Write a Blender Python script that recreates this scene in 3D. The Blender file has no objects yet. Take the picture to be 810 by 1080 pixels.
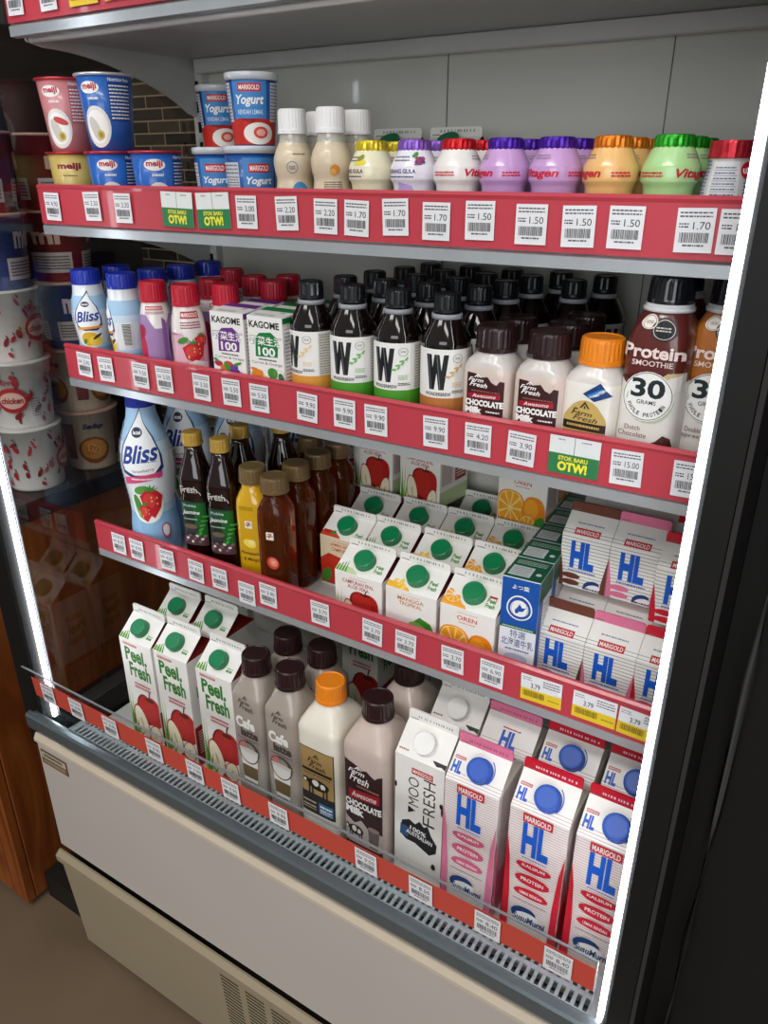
import bpy, bmesh, math, random
from mathutils import Vector, Matrix
random.seed(7)
SC = bpy.context.scene
COL = SC.collection
MM = .001
F = {0: 1.370, 1: 1.160, 2: .968, 3: .712, 4: .415}      # shelf surfaces (0 = uppermost, 4 = base deck)

# ------------------------------------------------------------------ materials
_mats = {}
def lin(c): return c / 12.92 if c <= .04045 else ((c + .055) / 1.055) ** 2.4
def rgb(h): return tuple(lin(int(h[i:i + 2], 16) / 255) for i in (0, 2, 4)) + (1,)
def mat(hexc, rough=.42, metal=0., trans=0., emit=0., coat=0., vary=.05, scale=60., ior=1.45, sss=0.):
    k = (hexc, rough, metal, trans, emit, coat, vary, scale, ior, sss)
    if k in _mats: return _mats[k]
    m = bpy.data.materials.new('surface_' + hexc); m.use_nodes = True
    n = m.node_tree.nodes; l = m.node_tree.links; b = n['Principled BSDF']
    b.inputs['Roughness'].default_value = rough; b.inputs['Metallic'].default_value = metal
    b.inputs['Transmission Weight'].default_value = trans; b.inputs['IOR'].default_value = ior
    b.inputs['Coat Weight'].default_value = coat; b.inputs['Coat Roughness'].default_value = .06
    if sss:
        b.inputs['Subsurface Weight'].default_value = sss; b.inputs['Subsurface Radius'].default_value = (.012, .01, .008)
    c = rgb(hexc)
    if emit:
        b.inputs['Emission Color'].default_value = c; b.inputs['Emission Strength'].default_value = emit
    b.inputs['Base Color'].default_value = c
    if vary and not emit and not trans:
        t = n.new('ShaderNodeTexCoord'); z = n.new('ShaderNodeTexNoise'); z.inputs['Scale'].default_value = scale
        mx = n.new('ShaderNodeMix'); mx.data_type = 'RGBA'
        mx.inputs['A'].default_value = tuple(min(1, v * (1 + vary)) for v in c[:3]) + (1,)
        mx.inputs['B'].default_value = tuple(v * (1 - vary) for v in c[:3]) + (1,)
        l.new(t.outputs['Object'], z.inputs['Vector']); l.new(z.outputs['Fac'], mx.inputs['Factor']); l.new(mx.outputs['Result'], b.inputs['Base Color'])
    _mats[k] = m
    return m
def ink(h): return mat(h, .45, vary=0)
def glass_sheet(name, tint, ior=1.5, rough=0.):
    m = bpy.data.materials.new(name); m.use_nodes = True
    n = m.node_tree.nodes; l = m.node_tree.links; n.clear()
    o = n.new('ShaderNodeOutputMaterial'); t = n.new('ShaderNodeBsdfTransparent'); g = n.new('ShaderNodeBsdfGlossy')
    f = n.new('ShaderNodeFresnel'); x = n.new('ShaderNodeMixShader'); ge = n.new('ShaderNodeNewGeometry'); mu = n.new('ShaderNodeMath'); mu.operation = 'MULTIPLY_ADD'; mm = n.new('ShaderNodeMath'); mm.operation = 'MULTIPLY'; mu.inputs[1].default_value = -1; mu.inputs[2].default_value = 1
    t.inputs['Color'].default_value = tint; g.inputs['Roughness'].default_value = rough; f.inputs['IOR'].default_value = ior
    g.inputs['Color'].default_value = (.9, .9, .9, 1)
    l.new(ge.outputs['Backfacing'], mu.inputs[0]); l.new(f.outputs[0], mm.inputs[0]); l.new(mu.outputs[0], mm.inputs[1]); l.new(mm.outputs[0], x.inputs[0]); l.new(t.outputs[0], x.inputs[1]); l.new(g.outputs[0], x.inputs[2]); l.new(x.outputs[0], o.inputs[0])
    return m
M_GLASS = glass_sheet('side_glass', (.90, .90, .89, 1), 1.55)
M_ACRYL = glass_sheet('clear_acrylic', (.95, .96, .96, 1), 1.45)
M_FILM = glass_sheet('clear_plastic_lid', (.86, .88, .90, 1), 1.5, .08)
WHITE = mat('f1f0ec', .38); CARTON = mat('f2f0ea', .36)
def foil(h): return mat(h, .3, metal=.55, vary=.3, scale=260)

# ------------------------------------------------------------------ mesh helper
class Mb:
    def __init__(s): s.v = []; s.f = []; s.m = []; s.s = []; s.mats = []
    def mi(s, m):
        if m not in s.mats: s.mats.append(m)
        return s.mats.index(m)
    def add(s, vs, fs, m, smooth=False):
        b = len(s.v); i = s.mi(m); s.v += [tuple(p) for p in vs]
        for f in fs: s.f.append(tuple(b + k for k in f)); s.m.append(i); s.s.append(smooth)
        return s
    def box(s, x0, x1, y0, y1, z0, z1, m, bev=0.):
        if bev <= 0:
            v = [(x, y, z) for z in (z0, z1) for y in (y0, y1) for x in (x0, x1)]
            return s.add(v, [(0, 2, 3, 1), (4, 5, 7, 6), (0, 1, 5, 4), (2, 6, 7, 3), (0, 4, 6, 2), (1, 3, 7, 5)], m)
        X, Y, Z = (x0, x1), (y0, y1), (z0, z1); S = (1, -1); vs = []; ix = {}
        for i in (0, 1):
            for j in (0, 1):
                for k in (0, 1):
                    for a in range(3):
                        p = [X[i], Y[j], Z[k]]
                        for q, (sg) in enumerate((S[i], S[j], S[k])):
                            if q != a: p[q] += sg * bev
                        ix[i, j, k, a] = len(vs); vs.append(tuple(p))
        fs = []
        for a in range(3):
            o = [q for q in range(3) if q != a]
            for e in (0, 1):
                q = []
                for c in ((0, 0), (1, 0), (1, 1), (0, 1)):
                    t = [0, 0, 0]; t[a] = e; t[o[0]] = c[0]; t[o[1]] = c[1]; q.append(ix[t[0], t[1], t[2], a])
                fs.append(tuple(q))
            for c in ((0, 0), (1, 0), (1, 1), (0, 1)):
                t0 = [0, 0, 0]; t1 = [0, 0, 0]; t0[a] = 0; t1[a] = 1
                for t in (t0, t1): t[o[0]] = c[0]; t[o[1]] = c[1]
                fs.append((ix[tuple(t0) + (o[0],)], ix[tuple(t1) + (o[0],)], ix[tuple(t1) + (o[1],)], ix[tuple(t0) + (o[1],)]))
        for i in (0, 1):
            for j in (0, 1):
                for k in (0, 1): fs.append(tuple(ix[i, j, k, a] for a in range(3)))
        return s.add(vs, fs, m)
    def prism(s, poly, x0, x1, m, axis='x'):
        n = len(poly)
        f3 = (lambda x, p: (x, p[0], p[1])) if axis == 'x' else ((lambda x, p: (p[0], x, p[1])) if axis == 'y' else (lambda x, p: (p[0], p[1], x)))
        vs = [f3(x0, p) for p in poly] + [f3(x1, p) for p in poly]
        fs = [tuple(range(n)), tuple(range(2 * n - 1, n - 1, -1))] + [(i, (i + 1) % n, n + (i + 1) % n, n + i) for i in range(n)]
        return s.add(vs, fs, m)
    def tube(s, pts, r, m, seg=10):
        vs = []; fs = []
        for i, p in enumerate(pts):
            p = Vector(p); a = Vector(pts[max(0, i - 1)]); b = Vector(pts[min(len(pts) - 1, i + 1)])
            d = (b - a).normalized(); u = d.cross(Vector((0, 0, 1)))
            if u.length < .01: u = d.cross(Vector((1, 0, 0)))
            u.normalize(); w = d.cross(u)
            for k in range(seg):
                t = 2 * math.pi * k / seg; vs.append(p + u * (r * math.cos(t)) + w * (r * math.sin(t)))
        for i in range(len(pts) - 1):
            for k in range(seg): fs.append((i * seg + k, i * seg + (k + 1) % seg, (i + 1) * seg + (k + 1) % seg, (i + 1) * seg + k))
        fs += [tuple(range(seg)), tuple(range(len(vs) - 1, len(vs) - seg - 1, -1))]
        return s.add(vs, fs, m, True)
    def holes(s, o, ex, ey, xs, ys, isho, depth, m):
        """plate spanned by ex, ey from o, cells (i, j) with isho(i, j) are real openings with walls"""
        o, ex, ey = Vector(o), Vector(ex), Vector(ey); nrm = ex.cross(ey).normalized() * depth
        P = lambda x, y: o + ex * x + ey * y
        for i in range(len(xs) - 1):
            for j in range(len(ys) - 1):
                c = [P(xs[i], ys[j]), P(xs[i + 1], ys[j]), P(xs[i + 1], ys[j + 1]), P(xs[i], ys[j + 1])]
                if not isho(i, j): s.add(c, [(0, 1, 2, 3)], m)
                else:
                    d = [p - nrm for p in c]
                    s.add(c + d, [(k, (k + 1) % 4, 4 + (k + 1) % 4, 4 + k) for k in range(4)], m)
        return s
    def mesh(s, name, recalc=True):
        me = bpy.data.meshes.new(name); me.from_pydata(s.v, [], s.f)
        for m in s.mats: me.materials.append(m)
        me.polygons.foreach_set('material_index', s.m); me.polygons.foreach_set('use_smooth', s.s)
        me.update()
        if recalc:
            bm = bmesh.new(); bm.from_mesh(me); bmesh.ops.recalc_face_normals(bm, faces=bm.faces); bm.to_mesh(me); bm.free()
        return me

# ------------------------------------------------------------------ lofted bodies (bottles, cups, caps)
def catmull(rows, per=5):
    out = []
    for i in range(len(rows) - 1):
        p0 = rows[max(0, i - 1)]; p1 = rows[i]; p2 = rows[i + 1]; p3 = rows[min(len(rows) - 1, i + 2)]
        for k in range(per):
            t = k / per
            q = [.5 * (2 * b + (c - a) * t + (2 * a - 5 * b + 4 * c - d) * t * t + (3 * b - a - 3 * c + d) * t ** 3) for a, b, c, d in zip(p0, p1, p2, p3)]
            q[0] = p1[0] + (p2[0] - p1[0]) * t
            out.append(tuple(q))
    out.append(rows[-1]); return out
class Loft:
    """rows (z, rx, ry, n) in millimetres; n = superellipse exponent (2 = round)"""
    def __init__(s, rows, smooth=False, seg=40):
        rows = [(r + (r[1], 2.))[:4] if len(r) == 2 else (r if len(r) == 4 else (r[0], r[1], r[1], r[2])) for r in rows]
        s.rows = catmull(rows) if smooth else rows; s.seg = seg
    def at(s, z):
        R = s.rows
        if z <= R[0][0]: return R[0]
        for a, b in zip(R, R[1:]):
            if a[0] <= z <= b[0] and b[0] > a[0]:
                t = (z - a[0]) / (b[0] - a[0]); return tuple(x + (y - x) * t for x, y in zip(a, b))
        return R[-1]
    @staticmethod
    def pt(row, t):
        z, rx, ry, n = row; c, q = math.sin(t), -math.cos(t)
        if abs(n - 2) < .01: return (rx * c * MM, ry * q * MM, z * MM)
        k = (abs(c) ** n + abs(q) ** n) ** (-1 / n)
        return (rx * c * k * MM, ry * q * k * MM, z * MM)
    def build(s, mb, mats, cap_top=True, cap_bot=True, knurl=0., kz=None, dz=0.):
        """mats: material or list of (zmax, material)"""
        if not isinstance(mats, list): mats = [(1e9, mats)]
        n = s.seg; vs = []
        for row in s.rows:
            for k in range(n):
                t = 2 * math.pi * k / n; r = row
                if knurl and kz and kz[0] <= row[0] <= kz[1] and k % 2: r = (row[0], row[1] - knurl, row[2] - knurl, row[3])
                p = s.pt(r, t); vs.append((p[0], p[1], p[2] + dz * MM))
        by = {}
        for i in range(len(s.rows) - 1):
            zm = (s.rows[i][0] + s.rows[i + 1][0]) / 2
            m = next(mm for zz, mm in mats if zm <= zz)
            by.setdefault(m, []).extend((i * n + k, i * n + (k + 1) % n, (i + 1) * n + (k + 1) % n, (i + 1) * n + k) for k in range(n))
        if cap_bot: by.setdefault(mats[0][1], []).append(tuple(range(n)))
        if cap_top: by.setdefault(mats[-1][1], []).append(tuple(len(vs) - n + k for k in range(n)))
        b = len(mb.v); mb.v += vs
        for m, fs in by.items():
            i = mb.mi(m)
            for f in fs: mb.f.append(tuple(b + k for k in f)); mb.m.append(i); mb.s.append(len(f) == 4 and not knurl or len(f) == 4 and False)
        return mb
    def wrap(s, rref=None, off=.3, turn=0., flat=False):
        """maps label millimetres (u, v, layer) to the surface; turn = degrees about the axis"""
        a = math.radians(turn)
        def f(u, v, L):
            r = s.at(v); z, rx, ry, n = r; o = off + L * .035
            if flat:
                q = max(-.985, min(.985, u / (rref or rx))); x = q * rx; y = -ry * (1 - abs(q) ** n) ** (1 / n)
                g = Vector((math.copysign(abs(q) ** (n - 1), q) / rx, -(abs(y / ry) ** (n - 1)) / ry)).normalized()
                x += g.x * o; y += g.y * o
            else:
                t = u / (rref or rx); p = s.pt(r, t); h = math.hypot(p[0], p[1]); k = (h + o * MM) / h
                x, y = p[0] / MM * k, p[1] / MM * k
            ca, sa = math.cos(a), math.sin(a)
            return ((x * ca - y * sa) * MM, (x * sa + y * ca) * MM, v * MM)
        return f
def plane(o, ex, ey):
    o, ex, ey = Vector(o), Vector(ex).normalized(), Vector(ey).normalized(); n = ex.cross(ey)
    return lambda u, v, L: tuple(o + ex * (u * MM) + ey * (v * MM) + n * ((.10 + L * .025) * MM))

# ------------------------------------------------------------------ printed artwork
_txt = {}
def text_shape(t, bold, shear):
    k = (t, bold, shear)
    if k not in _txt:
        c = bpy.data.curves.new('lettering', 'FONT'); c.body = t; c.size = 1; c.resolution_u = 3; c.offset = bold; c.shear = shear; c.fill_mode = 'FRONT'
        o = bpy.data.objects.new('lettering', c); COL.objects.link(o)
        me = o.evaluated_get(bpy.context.evaluated_depsgraph_get()).to_mesh()
        vs = [(v.co.x, v.co.y) for v in me.vertices]; fs = [tuple(p.vertices) for p in me.polygons]
        o.to_mesh_clear(); bpy.data.objects.remove(o); bpy.data.curves.remove(c)
        if not vs: vs = [(0, 0), (1, 1)]
        x0 = min(v[0] for v in vs); x1 = max(v[0] for v in vs); y0 = min(v[1] for v in vs); y1 = max(v[1] for v in vs)
        _txt[k] = ([((x - x0) / (x1 - x0), (y - y0) / max(1e-6, y1 - y0)) for x, y in vs], fs, (x1 - x0) / max(1e-6, y1 - y0))
    return _txt[k]
class Art:
    def __init__(s): s.it = []; s.n = 0
    def put(s, vs, fs, m): s.it.append((vs, fs, m, s.n)); s.n += 1; return s
    def rect(s, a, b, c, d, m): return s.put([(a, b), (c, b), (c, d), (a, d)], [(0, 1, 2, 3)], m)
    def poly(s, pts, m): return s.put(pts, [tuple(range(len(pts)))], m)
    def ell(s, cx, cy, rx, ry, m, rot=0., n=22):
        a = math.radians(rot); P = []
        for k in range(n):
            t = 2 * math.pi * k / n; x, y = rx * math.cos(t), ry * math.sin(t)
            P.append((cx + x * math.cos(a) - y * math.sin(a), cy + x * math.sin(a) + y * math.cos(a)))
        return s.poly(P, m)
    def ring(s, cx, cy, r0, r1, m, n=28, a0=0., a1=360.):
        P = []; fs = []
        for k in range(n + 1):
            t = math.radians(a0 + (a1 - a0) * k / n)
            P += [(cx + r0 * math.cos(t), cy + r0 * math.sin(t)), (cx + r1 * math.cos(t), cy + r1 * math.sin(t))]
        fs = [(2 * k, 2 * k + 1, 2 * k + 3, 2 * k + 2) for k in range(n)]
        return s.put(P, fs, m)
    def text(s, t, x0, y0, x1, y1, m, bold=.0, shear=0., rot=0):
        """lettering stretched into the box; rot=90 reads upward"""
        vs, fs, _ = text_shape(t, bold, shear)
        if rot == 90: P = [(x1 - y * (x1 - x0), y0 + x * (y1 - y0)) for x, y in vs]
        else: P = [(x0 + x * (x1 - x0), y0 + y * (y1 - y0)) for x, y in vs]
        return s.put(P, fs, m)
    def tilt(s, t, cx, cy, w, h, m, ang, bold=0., shear=0.):
        vs, fs, _ = text_shape(t, bold, shear); a = math.radians(ang)
        P = [(cx + (x - .5) * w * math.cos(a) - (y - .5) * h * math.sin(a), cy + (x - .5) * w * math.sin(a) + (y - .5) * h * math.cos(a)) for x, y in vs]
        return s.put(P, fs, m)
    def bars(s, x0, y0, x1, y1, m, rows, fill=.55, seed=1):
        """fine print: rows of short dashes"""
        R = random.Random(seed); h = (y1 - y0) / rows; vs = []; fs = []
        for r in range(rows):
            y = y1 - (r + .5) * h; x = x0
            while x < x1 - .6:
                w = min(R.uniform(.8, 3.2), x1 - x); b = len(vs)
                vs += [(x, y - h * fill / 2), (x + w, y - h * fill / 2), (x + w, y + h * fill / 2), (x, y + h * fill / 2)]; fs.append((b, b + 1, b + 2, b + 3)); x += w + .5
        return s.put(vs, fs, m)
    def code(s, x0, y0, x1, y1, m, seed=3):
        R = random.Random(seed); x = x0; vs = []; fs = []
        while x < x1:
            w = min(R.choice((.25, .35, .6, .8)), x1 - x); b = len(vs)
            vs += [(x, y0), (x + w, y0), (x + w, y1), (x, y1)]; fs.append((b, b + 1, b + 2, b + 3)); x += w + R.choice((.3, .4, .6))
        return s.put(vs, fs, m)
    def remap(s, *pairs):
        """moves the artwork up or down piecewise: pairs of (old v, new v)"""
        def g(v):
            if v <= pairs[0][0]: return pairs[0][1] + (v - pairs[0][0])
            for (a, b), (c, d) in zip(pairs, pairs[1:]):
                if v <= c: return b + (v - a) * (d - b) / (c - a)
            return pairs[-1][1] + (v - pairs[-1][0])
        s.it = [([(x, g(y)) for x, y in vs], fs, m, L) for vs, fs, m, L in s.it]; return s
    def into(s, mb, fn, step=0., vstep=0.):
        bm = bmesh.new(); ms = []
        for vs, fs, m, L in s.it:
            if m not in ms: ms.append(m)
            b = [bm.verts.new((x, y, L)) for x, y in vs]
            for f in fs:
                try: q = bm.faces.new([b[k] for k in f]); q.material_index = ms.index(m)
                except ValueError: pass
        big = [f for f in bm.faces if len(f.verts) > 4]
        if big: bmesh.ops.triangulate(bm, faces=big)
        for ax, st in ((0, step), (1, vstep)):
            if not st: continue
            lo = min(v.co[ax] for v in bm.verts); hi = max(v.co[ax] for v in bm.verts)
            k = math.ceil(lo / st)
            while k * st < hi:
                co = [0, 0, 0]; no = [0, 0, 0]; co[ax] = k * st + 1e-4; no[ax] = 1
                bmesh.ops.bisect_plane(bm, geom=bm.verts[:] + bm.edges[:] + bm.faces[:], dist=1e-6, plane_co=co, plane_no=no); k += 1
        bm.verts.index_update()
        V = [fn(v.co.x, v.co.y, v.co.z) for v in bm.verts]
        b0 = len(mb.v); mb.v += V
        for f in bm.faces:
            mb.f.append(tuple(b0 + v.index for v in f.verts)); mb.m.append(mb.mi(ms[f.material_index])); mb.s.append(False)
        bm.free(); return mb

# fruit and little pictures
RED, DRED, CREAM, GRN, LGRN, DGRN, ORG, YEL, BLK, BLU, WHT = (ink(h) for h in ('b3201c', '7d1512', 'efe6c8', '3f8f2f', '86b552', '0d6b35', 'ee8a12', 'f3c12c', '17171a', '0f4fb5', 'f4f3ef'))
def apple(a, x, y, r):
    a.ell(x - r * .3, y, r * .72, r * .92, DRED); a.ell(x + r * .28, y, r * .74, r * .9, RED); a.ell(x - r * .2, y + r * .05, r * .68, r * .8, ink('b92a22'))
    a.ell(x + r * .1, y + r * .72, r * .35, r * .1, ink('5c1a10')); a.poly([(x, y + r * .7), (x + r * .08, y + r * .7), (x + r * .22, y + r * 1.15), (x + r * .14, y + r * 1.18)], ink('4a2a12'))
def slice_(a, x, y, rx, ry, rot=0):
    a.ell(x, y, rx, ry, RED, rot); a.ell(x, y, rx * .9, ry * .93, CREAM, rot); a.ell(x, y, rx * .12, ry * .3, ink('c8b070'), rot)
def aloe(a, x, y, h, w, n=5):
    for k in range(n):
        t = (k - (n - 1) / 2) / max(1, n - 1); hh = h * (1 - .55 * abs(t) - .12 * (k % 2)); bx = x + t * w * .5; tx = x + t * w * 1.5
        a.poly([(bx - w * .13, y), (bx + w * .13, y), (tx + w * .03, y + hh)], (LGRN, GRN, ink('a8c97a'))[k % 3])
def orange(a, x, y, r, cut=True):
    a.ell(x, y, r, r, ORG)
    if cut:
        a.ell(x, y, r * .9, r * .9, ink('f9dc8a'))
        for k in range(9):
            t0, t1 = math.radians(40 * k + 4), math.radians(40 * k + 36)
            a.poly([(x + r * .1 * math.cos((t0 + t1) / 2), y + r * .1 * math.sin((t0 + t1) / 2)), (x + r * .82 * math.cos(t0), y + r * .82 * math.sin(t0)), (x + r * .84 * math.cos((t0 + t1) / 2), y + r * .84 * math.sin((t0 + t1) / 2)), (x + r * .82 * math.cos(t1), y + r * .82 * math.sin(t1))], ink('f4a51e'))
    else: a.ell(x - r * .2, y + r * .2, r * .6, r * .55, ink('f6a62a'))
def berry(a, x, y, r):
    a.poly([(x - r * .8, y + r * .4), (x - r * .3, y + r * .8), (x + r * .4, y + r * .75), (x + r * .8, y + r * .35), (x + r * .65, y - r * .4), (x + r * .1, y - r), (x - r * .55, y - r * .6)], ink('c8202c'))
    a.ell(x - r * .15, y + .1 * r, r * .45, r * .5, ink('dc4040')); 
    for k in range(5):
        t = math.radians(30 + 30 * k); a.poly([(x - r * .15, y + r * .7), (x + r * .15, y + r * .7), (x + r * .7 * math.cos(t), y + r * .7 + r * .5 * math.sin(t))], GRN)
    for k in range(6): a.ell(x + r * (.45 * math.sin(k * 2.1)), y + r * (-.1 + .4 * math.cos(k * 1.7)), r * .06, r * .08, ink('f0d070'), n=6)
def leaf(a, x, y, w, h, rot, m=None): a.ell(x, y, w, h, m or GRN, rot, 12)
def brand_box(a, x0, y0, x1, y1, t='MARIGOLD', bg='c4202a'):
    a.rect(x0, y0, x1, y1, ink(bg)); a.text(t, x0 + (x1 - x0) * .06, y0 + (y1 - y0) * .2, x1 - (x1 - x0) * .06, y1 - (y1 - y0) * .2, WHT, .02)
def farm_logo(a, x, y, w, m, bold=.012):
    a.poly([(x - w * .2, y + w * .32), (x, y + w * .55), (x + w * .2, y + w * .32), (x + w * .12, y + w * .32), (x, y + w * .45), (x - w * .12, y + w * .32)], m)
    a.poly([(x - w * .03, y + w * .3), (x + w * .03, y + w * .3), (x + w * .03, y + w * .4), (x - w * .03, y + w * .4)], m)
    a.tilt('Farm', x - w * .08, y + w * .14, w * .8, w * .3, m, -4, bold, .3); a.tilt('Fresh', x + w * .06, y - w * .2, w * .95, w * .32, m, -4, bold, .3)
def cow(a, x, y, w, m, m2):
    a.ell(x, y, w * .42, w * .2, m); a.ell(x - w * .1, y + w * .03, w * .13, w * .12, m2); a.ell(x + w * .18, y - w * .02, w * .1, w * .1, m2)
    for d in (-.34, -.22, .2, .33): a.rect(x + w * d - w * .03, y - w * .42, x + w * d + w * .03, y - w * .08, m)
    a.ell(x - w * .48, y + w * .06, w * .12, w * .1, m, 25); a.ell(x - w * .5, y + w * .03, w * .06, w * .06, m2)

# ------------------------------------------------------------------ things and parts
_count = 0
def link(name, data, parent=None, label=None, kind=None):
    o = bpy.data.objects.new(name, data); COL.objects.link(o); o.parent = parent
    if label: o['label'] = label
    if kind: o['kind'] = kind
    return o
def tag(o, label, cat, group=None):
    o['label'] = label; o['category'] = cat
    if group: o['group'] = group
class Proto:
    """one kind of thing: name, category, parts = [(part name, mesh, label or None)]; every placing makes an Empty with its own part objects"""
    def __init__(s, name, cat, parts): s.name, s.cat, s.parts = name, cat, parts
    def put(s, x, y, z, label, group=None, rz=0., rx=0., skip=()):
        if len(s.parts) == 1: r = link(s.name, s.parts[0][1])
        else:
            r = link(s.name, None); r.empty_display_size = .02
            for nm, me, lb in s.parts:
                if nm in skip: continue
                link(nm, me, r, lb)
        r.location = (x, y, z); r.rotation_euler = (math.radians(rx), 0, math.radians(rz)); tag(r, label, s.cat, group)
        return r
def cap_mesh(r, h, m, knurl=.5, dz=0., seg=56, lip=True, top=None):
    mb = Mb(); rows = [(0, r * .99), (0, r), (h * .16, r), (h * .17, r * .96 if lip else r), (h * .2, r * .97 if lip else r), (h * .84, r * .95), (h * .95, r * .92), (h, r * .84), (h, r * .78), (h * .965, r * .74), (h * .965, .2)]
    Loft(rows, seg=seg).build(mb, m, knurl=knurl, kz=(h * .18, h * .86), dz=dz); return mb
def tilt_cap(mb, pos, ang):
    R = Matrix.Rotation(ang, 4, 'X'); T = Matrix.Translation(pos)
    mb.v = [tuple(T @ R @ Vector(p)) for p in mb.v]; return mb

# ------------------------------------------------------------------ gable-top cartons
def gable(name, cat, w, d, hb, hg, hf, front, slope=None, right=None, left=None, fin=None, base=CARTON, gus=None, finm=None, cap=None, capr=13.5, caph=11, capu=.0, capv=.5, ridge=None):
    gus = gus or base; finm = finm or base; mb = Mb()
    W, D, B, G, Fh = w / 2 * MM, d / 2 * MM, hb * MM, hg * MM, hf * MM; e = .0009
    v = [(-W, -D, 0), (W, -D, 0), (W, D, 0), (-W, D, 0), (-W, -D, B), (W, -D, B), (W, D, B), (-W, D, B)]
    mb.add(v, [(0, 3, 2, 1), (0, 1, 5, 4), (2, 3, 7, 6), (1, 2, 6, 5), (3, 0, 4, 7)], base)
    z = B + G
    t = [(-W, -D, B), (W, -D, B), (W, -e, z), (-W, -e, z), (W, D, B), (-W, D, B), (W, e, z), (-W, e, z)]
    mb.add(t, [(0, 1, 2, 3), (4, 5, 7, 6)], base)
    a = W - min(W * .8, D * .75)
    for s in (1, -1):
        mb.add([(s * W, -D, B), (s * W, D, B), (s * a, 0, z - .001), (s * W, -e, z), (s * W, e, z)], [(0, 1, 2), (0, 2, 3), (1, 4, 2)], gus)
    f = Mb(); c = .003
    prof = [(-W, z), (W, z), (W, z + Fh - c), (W - c * .3, z + Fh - c * .3), (W - c, z + Fh), (-W + c, z + Fh), (-W + c * .3, z + Fh - c * .3), (-W, z + Fh - c)]
    f.prism(prof, -.0011, .0011, finm, 'y')
    L = math.hypot(D, G)
    if front:
        front.it = [([(max(-w / 2 + .1, min(w / 2 - .1, x)), max(.4, min(hb - .2, y))) for x, y in vs], fs, m, q) for vs, fs, m, q in front.it]
        front.into(mb, plane((0, -D, 0), (1, 0, 0), (0, 0, 1)))
    if slope: slope.into(mb, plane((0, -D, B), (1, 0, 0), (0, D / L, G / L)))
    if right: right.into(mb, plane((W, 0, 0), (0, 1, 0), (0, 0, 1)))
    if left: left.into(mb, plane((-W, 0, 0), (0, -1, 0), (0, 0, 1)))
    if fin: fin.into(f, plane((0, -.0011, z), (1, 0, 0), (0, 0, 1)))
    parts = [('carton_box', mb.mesh(name + '_box', False), None), ('top_seal', f.mesh(name + '_seal', False), None)]
    if cap:
        ang = math.atan2(G, D); k = cap_mesh(capr, caph, cap, .4, seg=48)
        tilt_cap(k, (capu * MM, -D + capv * D, B + capv * G), ang); parts.append(('cap', k.mesh(name + '_cap'), None))
    return Proto(name, cat, parts)
def fin_print(w, m='9a9a98', seed=2):
    a = Art(); R = random.Random(seed); x = -w * .3
    while x < w * .38: a.rect(x, 4.5, x + R.uniform(1, 2), 7.5, ink(m)); x += R.choice((2.6, 3.2, 4.6))
    a.bars(-w * .45, 1.2, -w * .3, 3, ink('6a6a6a'), 1, .6, seed); return a
GCAP = mat('067f4d', .34, coat=.12); WCAP = mat('f3f2ee', .35); BCAP = mat('0a50ba', .38)

# apple and aloe juice, one litre
def peel_big():
    a = Art(); w = 65
    a.text('Peel.', -24, 128, 20, 152, ink('2e7d25'), .035); a.text('Fresh', -19, 107, 24, 127, ink('2e7d25'), .035)
    brand_box(a, -25, 157, 3, 165); a.bars(-13, 92, 20, 101, ink('c2545e'), 2, .6, 4)
    aloe(a, -24, 5, 92, 15, 5); aloe(a, -17, 0, 46, 15, 4)
    a.poly([(-26, 0), (-26, 20), (-20, 40), (-8, 30), (0, 0)], ink('d9dfb2'))
    apple(a, 12, 62, 27); slice_(a, -9, 36, 14, 33, 12); slice_(a, 18, 22, 13, 20, -15)
    for x, y in ((4, 8), (10, 4), (22, 3)): a.ell(x, y, 5, 6, ink('7a4a20'))
    for k, (x, hh, tx) in enumerate(((-31, 96, -28), (-27, 70, -24), (-31, 52, -32), (-24, 44, -16), (-27, 30, -10), (-20, 22, -6))): a.poly([(x - 2.6, 0), (x + 2.6, 0), (tx + .4, hh)], (LGRN, GRN, ink('a8c97a'), GRN, LGRN, GRN)[k])
    a.remap((0, 0), (65, 65), (96, 105), (117, 133), (140, 161), (161, 177), (183, 183))
    s = Art(); s.poly([(-32, 1), (-17, 1), (-25, 30), (-32, 32)], ink('b8cf8c'))
    for k in range(4): s.poly([(-31 + 5 * k, 1), (-28 + 5 * k, 1), (-30 + 3 * k, 34 - 5 * k)], GRN)
    s.bars(16, 10, 26, 24, GRN, 3, .7, 5); s.rect(17, 25, 25, 27, RED); s.ell(0, 21, 15.5, 15.5, ink('e6e4da'))
    r = Art(); r.rect(-32, 100, 32, 182, ink('f0eee8')); brand_box(r, -18, 140, 14, 150); r.text('Peel', -20, 116, 12, 136, ink('2e7d25'), .035); r.text('Fresh', -16, 96, 18, 114, ink('2e7d25'), .035)
    r.rect(-32, 0, 32, 70, ink('a3281f')); r.bars(-26, 20, 24, 62, WHT, 9, .4, 3)
    return gable('juice_carton', 'juice carton', w, 66, 183, 27, 13, a, s, r, r, fin_print(w), gus=mat('7e1a18', .4), cap=GCAP, capr=13.5, capv=.5)
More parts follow.
